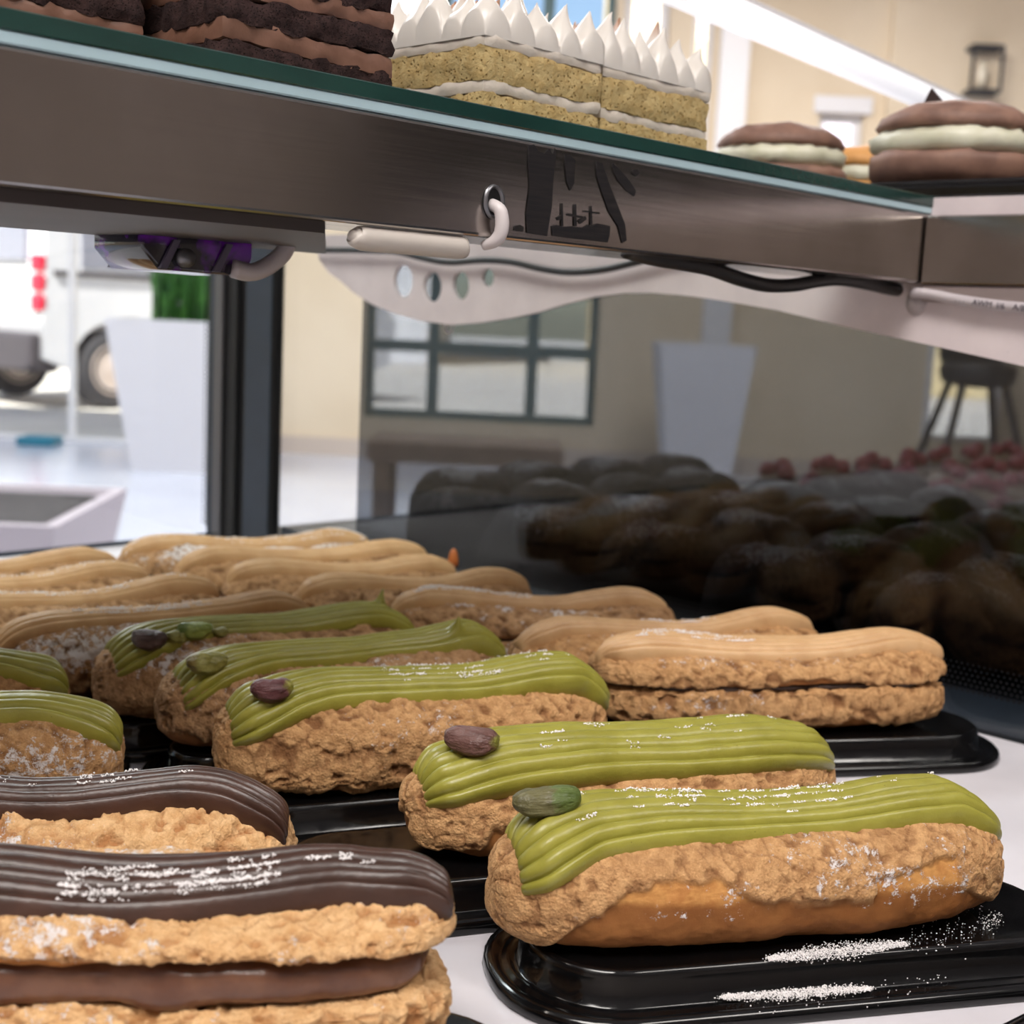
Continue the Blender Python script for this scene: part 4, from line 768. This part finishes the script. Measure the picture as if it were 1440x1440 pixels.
M_CHSPONGE = crumb_mat('chocolate_sponge', (60, 42, 40), (40, 27, 27), (22, 14, 14), 1400); M_CHCREAM = cream_mat('cocoa_cream', (128, 92, 76), (112, 78, 63), .5)
M_SPONGE = crumb_mat('yellow_sponge', (190, 168, 120), (174, 148, 98), (150, 122, 74), 650); M_WHCREAM = cream_mat('white_cream', (208, 198, 186), (198, 188, 176), .4)
km = Mat('meringue'); sep = km.attr('toast'); km.p(col=km.mix(sep, lin(208, 202, 195), lin(150, 92, 42)), rough=.32, sss=.15); km.b.inputs['Subsurface Radius'].default_value = (.006, .005, .004); M_MERINGUE = km.m
def slice_of(name, label, o0, w, b0, d, layers, seed, cat='cake', group=None):
    t = thing(name, label, cat, tuple(P(o0, b0, ZS)), CANG, group); z = 0
    for i, (nm, hgt, mat, amp, sc) in enumerate(layers):
        inset = .0002 if 'cream' in nm else 0
        noisy_box(nm, (inset, inset, z - .0004), (w - inset, d - inset, z + hgt + .0004), mat, t, amp, sc, seed + i, wave=.0007 if i else 0); z += hgt
    return t, z
CHL = [('sponge_layer', .0072, M_CHSPONGE, .0012, .003), ('cream_layer', .0052, M_CHCREAM, .0007, .004), ('sponge_layer', .0066, M_CHSPONGE, .0012, .003), ('cream_layer', .0042, M_CHCREAM, .0007, .004), ('sponge_layer', .0068, M_CHSPONGE, .0012, .003), ('cream_layer', .0042, M_CHCREAM, .0007, .004), ('sponge_layer', .007, M_CHSPONGE, .0012, .003), ('cream_layer', .003, M_CHCREAM, .0006, .006)]
slice_of('chocolate_cake', 'dark layered chocolate cake slice with a clear cut face beside the meringue slices', -.352, .0585, .0175, .062, CHL, 5)
slice_of('chocolate_cake', 'dark chocolate cake slice standing behind the one with the cut face', -.356, .058, .0825, .062, CHL, 15)
slice_of('chocolate_cake', 'dark chocolate cake slice nearest the camera end of the glass shelf', -.4165, .058, .0440, .060, CHL, 25)
def meringue(name, w, d, z0, parent, seed, peak=.0185):
    rg = np.random.RandomState(seed); nx, ny = int(w / .0005), int(d / .0006); X, Y = np.meshgrid(np.linspace(0, w, nx), np.linspace(0, d, ny), indexing='ij')
    Hm = np.zeros_like(X); DX = np.zeros_like(X); DY = np.zeros_like(X); px_ = max(5, int(round(w / .0108))); py = max(5, int(round(d / .0112))); toast = np.zeros_like(X)
    for i in range(px_):
        for j in range(py):
            cx = (i + .5) / px_ * w + rg.uniform(-.001, .001); cy = (j + .5) / py * d + rg.uniform(-.001, .001)
            inn = 1 if (0 < i < px_ - 1 and 0 < j < py - 1) else 0
            hgt = peak * rg.uniform(.75, 1.05) * (1.32 if inn and rg.uniform() > .5 else 1); R = .0076
            r = np.hypot(X - cx, Y - cy) / R; k_ = np.clip(1 - r, 0, 1); hp = hgt * (.55 * np.clip(1 - r ** 2.2, 0, 1) ** .6 + .12 * k_ + .33 * k_ ** 3.5); up = hp > Hm; Hm = np.where(up, hp, Hm)
            be = k_ ** 3; bx, by = rg.uniform(.001, .0045), rg.uniform(-.003, .003); DX = np.where(up, be * bx, DX); DY = np.where(up, be * by, DY)
            if inn and rg.uniform() > .1: toast = np.where(up, smooth(.52, .9, hp / hgt) * rg.uniform(.6, 1), toast)
    Hm += .0012 * fbm(np.stack([X / .006, Y / .006, X * 0 + seed], -1), seed, 2); Zm = z0 + .0015 + np.maximum(Hm, 0)
    V = np.stack([X + DX, Y + DY, Zm], -1).reshape(-1, 3); f = grid_faces(nx, ny, False)
    # skirt down to the cake
    ed = np.concatenate([np.arange(nx) * ny, (nx - 1) * ny + np.arange(1, ny), (np.arange(nx)[::-1][1:]) * ny + ny - 1, np.arange(ny)[::-1][1:-1]])
    n = len(ed); sk = V[ed].copy(); sk[:, 2] = z0 - .0003; a = np.arange(n); b = (a + 1) % n; base = len(V)
    return mesh_np(name, np.concatenate([V, sk]), [f, np.stack([ed[a], ed[b], base + b, base + a], -1)], M_MERINGUE, True, dict(toast=np.concatenate([toast.ravel(), np.zeros(n)])), parent)
MGL = [('sponge_layer', .0080, M_SPONGE, .0008, .003), ('cream_layer', .0036, M_WHCREAM, .0006, .005), ('sponge_layer', .0102, M_SPONGE, .0008, .003), ('cream_layer', .0034, M_WHCREAM, .0006, .006)]
for lb, o0, w, sd_ in (('yellow sponge slice with spiky white meringue, next to the chocolate cake', -.2575, .0560, 3), ('yellow sponge slice with spiky toasted meringue, next to the cream buns', -.2000, .0615, 8)):
    t, z = slice_of('meringue_cake', lb, o0, w, .0175 if sd_ == 3 else .0190, .085, MGL, 35 + sd_, group=None); meringue('meringue_topping', w, .085, z, t, sd_)
# ------------------------------------------------------------------ cream buns on the black tray behind the shelf end
nsh = tag(box('neighbour_shelf', (.056, -.42, .9500), (.40, .42, .9598), M_WHITE_STEEL, None, .001), 'white shelf of the neighbouring case carrying the tray of cream buns', 'shelf')
nsh.location = tuple(G0); nsh.rotation_euler = (0, 0, CANG)
bt = thing('bun_tray', 'flat black tray under the cream buns', 'tray', tuple(P(.010, -.0, .9600)), CANG)
V = tray_box = np.array([[(x0 + (1 - 2 * (sx > 0)) * 0, y0, z) for x0, y0, sx in ()] for z in ()])
bm = bmesh.new(); add_box(bm, (0, -.30, 0), (.20, .155, .0072), .002); bm_obj('tray_plate', bm, M_TRAY, bt)
bm = bmesh.new()
for lo, hi in (((0, -.30, .0066), (.004, .155, .0086)), ((.196, -.30, .0066), (.2, .155, .0086)), ((.004, .151, .0066), (.196, .155, .0086)), ((.004, -.30, .0066), (.196, -.296, .0086))): add_box(bm, lo, hi, .0008, 1)
bm_obj('tray_rim', bm, M_TRAY, bt)
M_BUN = (lambda k: (k.p(col=k.mix(k.ramp(k.noise(60, 5), .35, .65), lin(138, 104, 88), lin(110, 80, 68)), rough=.6), k.m)[1])(Mat('brown_bun_crust')); M_BUN_O = simple('orange_bun_crust', (220, 160, 92), .6, nz=.25, scale=60); M_BUNCREAM = cream_mat('pale_bun_cream', (206, 204, 184), (196, 194, 170), .4)
def bun(label, px, width, mat, seed, o=.055, zt=.9690, shard=False):
    c = loc(hit(px, 225, P(o, 0, 0), AU)); c[2] = zt; w0 = P(*c); r = width / 2 * pix(w0)[2] / F
    t = thing('cream_bun', label, 'bun', tuple(w0), CANG); th = np.linspace(0, 2 * math.pi, 40, endpoint=False)
    def rev(nm, prof, mt, am, ridge=0):
        V = np.array([[(rr * r * (1 + ridge * math.sin(a * 18 + z * 40)) * math.cos(a), rr * r * (1 + ridge * math.sin(a * 18 + z * 40)) * math.sin(a), z * r) for a in th] for rr, z in prof]); N = normals(V); V = V + np.sign((N * (V - V.mean((0, 1)))).sum()) * N * (am * fbm(V / .008 + seed, seed, 3))[..., None]; V[..., 2] = np.maximum(V[..., 2], 0); return capped(V, nm, mt, None, t)
    rev('bun_base', [(.5, 0), (.88, .01), (.97, .12), (1.0, .26), (.97, .36), (.7, .40), (.1, .40)], mat, .0012)
    rev('cream_band', [(.3, .38), (.86, .37), (.95, .45), (.95, .56), (.86, .66), (.3, .68)], M_BUNCREAM, .0018, .02)
    rev('bun_lid', [(.4, .64), (.88, .64), (.93, .70), (.86, .82), (.66, .94), (.36, 1.01), (.05, 1.03)], mat, .0012)
    if shard: prism('chocolate_shard', [[(-.008, 0), (.007, 0), (-.003, .0105)]], .002, simple('chocolate_shard', (58, 44, 44), .4), Matrix(((0, 0, 1, 0), (-1, 0, 0, r * .28), (0, 1, 0, r * .96), (0, 0, 0, 1))), t)
    return t
bun('brown bun filled with pale cream, plain top, behind the meringue slices', 1096, 190, M_BUN, 3)
bun('brown bun filled with pale cream, a dark chocolate shard on its lid', 1340, 232, M_BUN, 9, shard=True)
bun('orange bun half hidden between the two brown cream buns', 1216, 165, M_BUN_O, 14, o=.135)
# ------------------------------------------------------------------ light tube above the neighbouring case
k = Mat('led_diffuser'); k.p(col=(.9, .9, .92, 1), rough=.4, em=(.93, .94, 1, 1), ems=.75); M_LED = k.m
a = np.array(atz(950, -16, 1.10)); b_ = np.array(atz(1440, 198, 1.10)); d = b_ - a; a2 = a - d * .12; b2 = b_ + d * .35
lt_ = thing('led_tube', 'long white light tube hanging over the neighbouring case', 'lamp'); yaw = math.atan2(d[1], d[0]); Ld = float(np.linalg.norm(b2 - a2)); lt_.location = tuple(a2); lt_.rotation_euler = (0, 0, yaw)
tube('diffuser', [(0, 0, 0), (Ld / 2, 0, 0), (Ld, 0, 0)], .0100, M_LED, lt_, 20, 2); box('tube_back', (0, -.005, .007), (Ld, .005, .013), M_FRAME, lt_, .002)
for x in (.0, Ld): ec = lathe('end_cap', [(.0108, -.012), (.011, .012)], M_FRAME, lt_, 20); ec.rotation_euler = (0, math.pi / 2, 0); ec.location = (x, 0, 0)
for x in (.012, Ld - .012): tube('hanging_wire', [(x, 0, .012), (x, 0, .9), (x, 0, CEIL - 1.10)], .0015, M_FRAME, lt_, 8, 2)
# ------------------------------------------------------------------ neighbouring case behind the smoked pane
nc = thing('neighbour_case', 'dark display counter full of pastries beyond the smoked pane', 'display case', tuple(G0), CANG)
box('counter_top', (.0068, -.60, DK - .04), (1.5, .56, DK), simple('dark_counter', (36, 42, 50), .35), nc, .002); box('counter_body', (.0068, -.58, 0), (1.5, .54, DK - .04), simple('counter_body', (58, 60, 66), .5), nc)
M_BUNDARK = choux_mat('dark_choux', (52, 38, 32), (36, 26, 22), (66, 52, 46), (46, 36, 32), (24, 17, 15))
M_TARTCR = cream_mat('tart_cream', (120, 100, 72), (104, 84, 58), .5); M_BERRY = simple('raspberry_red', (150, 20, 44), .35, nz=.3, scale=300); M_TSHELL = simple('tart_shell', (150, 104, 62), .7, nz=.25, scale=120)
dimsb = dict(L=.078, Wd=.076, H=.056, zc=.020, z0=0., p=2.1, nu=2.1, nd=2.8)
rg = np.random.RandomState(11); protos = []; protot = None; nb = 0
def cell_thing(o, b):
    return P(o, b, DK)
rows = []
for i in range(18):
    for j in range(17):
        o = .056 + i * .088 + (j % 2) * .014 + rg.uniform(-.004, .004); b = -.42 + j * .086 + rg.uniform(-.004, .004)
        if b > .505: continue
        X, Y, w_ = pix(P(o, b, DK + .03))
        if X < 520 or X > 1500 or o > 1.12: continue
        rows.append((w_, o, b, X, Y))
rows.sort()
kinds = {}
for (w_, o, b, X, Y) in rows:
    if o > .50 and X > 1080: kd = 'tart'
    elif o > .42 and X <= 1080: kd = 'log'
    else: kd = 'bun'
    kinds.setdefault(kd, []).append((o, b))
GRP = 'dark pastries behind the smoked pane'
def make_bun(seed):
    t = thing('choux_bun', 'dark sugar-dusted choux bun in the dim rows behind the smoked pane', 'bun', (0, 0, 0), 0, GRP)
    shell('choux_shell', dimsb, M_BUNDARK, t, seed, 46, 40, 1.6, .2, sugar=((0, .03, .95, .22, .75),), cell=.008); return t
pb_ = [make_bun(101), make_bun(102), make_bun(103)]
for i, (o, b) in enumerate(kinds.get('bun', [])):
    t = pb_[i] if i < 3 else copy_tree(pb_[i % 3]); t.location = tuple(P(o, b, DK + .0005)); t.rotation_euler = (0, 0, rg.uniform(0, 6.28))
def make_tart():
    t = thing('berry_tart', 'small tart with red berries in the far rows behind the smoked pane', 'tart', (0, 0, 0), 0, 'berry tarts behind the smoked pane')
    lathe('tart_shell', [(.024, 0), (.030, .014), (.0275, .014), (.025, .012)], M_TSHELL, t, 24); lathe('tart_cream', [(.026, .010), (.026, .020), (.018, .026), (.004, .028)], M_TARTCR, t, 20)
    for q in range(3):
        a = q * 2.094 + .4; r = lathe('raspberry', [(.003, 0), (.0085, .004), (.009, .009), (.0065, .015), (.001, .0175)], M_BERRY, t, 12); r.location = ((.014 if q else 0) * math.cos(a), (.014 if q else 0) * math.sin(a), .022 if q else .027)
    return t
pt = make_tart()
for i, (o, b) in enumerate(kinds.get('tart', [])):
    t = pt if i == 0 else copy_tree(pt); t.location = tuple(P(o, b, DK + .0005)); t.rotation_euler = (0, 0, rg.uniform(0, 6.28))
def make_log():
    t = thing('dim_eclair', 'small green-topped eclair in the far rows behind the smoked pane', 'eclair', (0, 0, 0), 0, 'small eclairs behind the smoked pane')
    dl = dict(L=.105, Wd=.04, H=.03, zc=.013, z0=0., p=3.2, nu=2.3, nd=2.8); shell('choux_shell', dl, M_BUNDARK, t, 121, 60, 36, 1.2, .2)
    cream('cream_topping', dl, M_PIST, t, 122, ((0, .005), (1, .005)), ((0, .7), (1, .7)), nt=60, ns=40); return t
pl = make_log(); lg = kinds.get('log', [])
for i, (o, b) in enumerate(lg[::2]):
    t = pl if i == 0 else copy_tree(pl); t.location = tuple(P(o + .02, b, DK + .0005)); t.rotation_euler = (0, 0, CANG + .1)
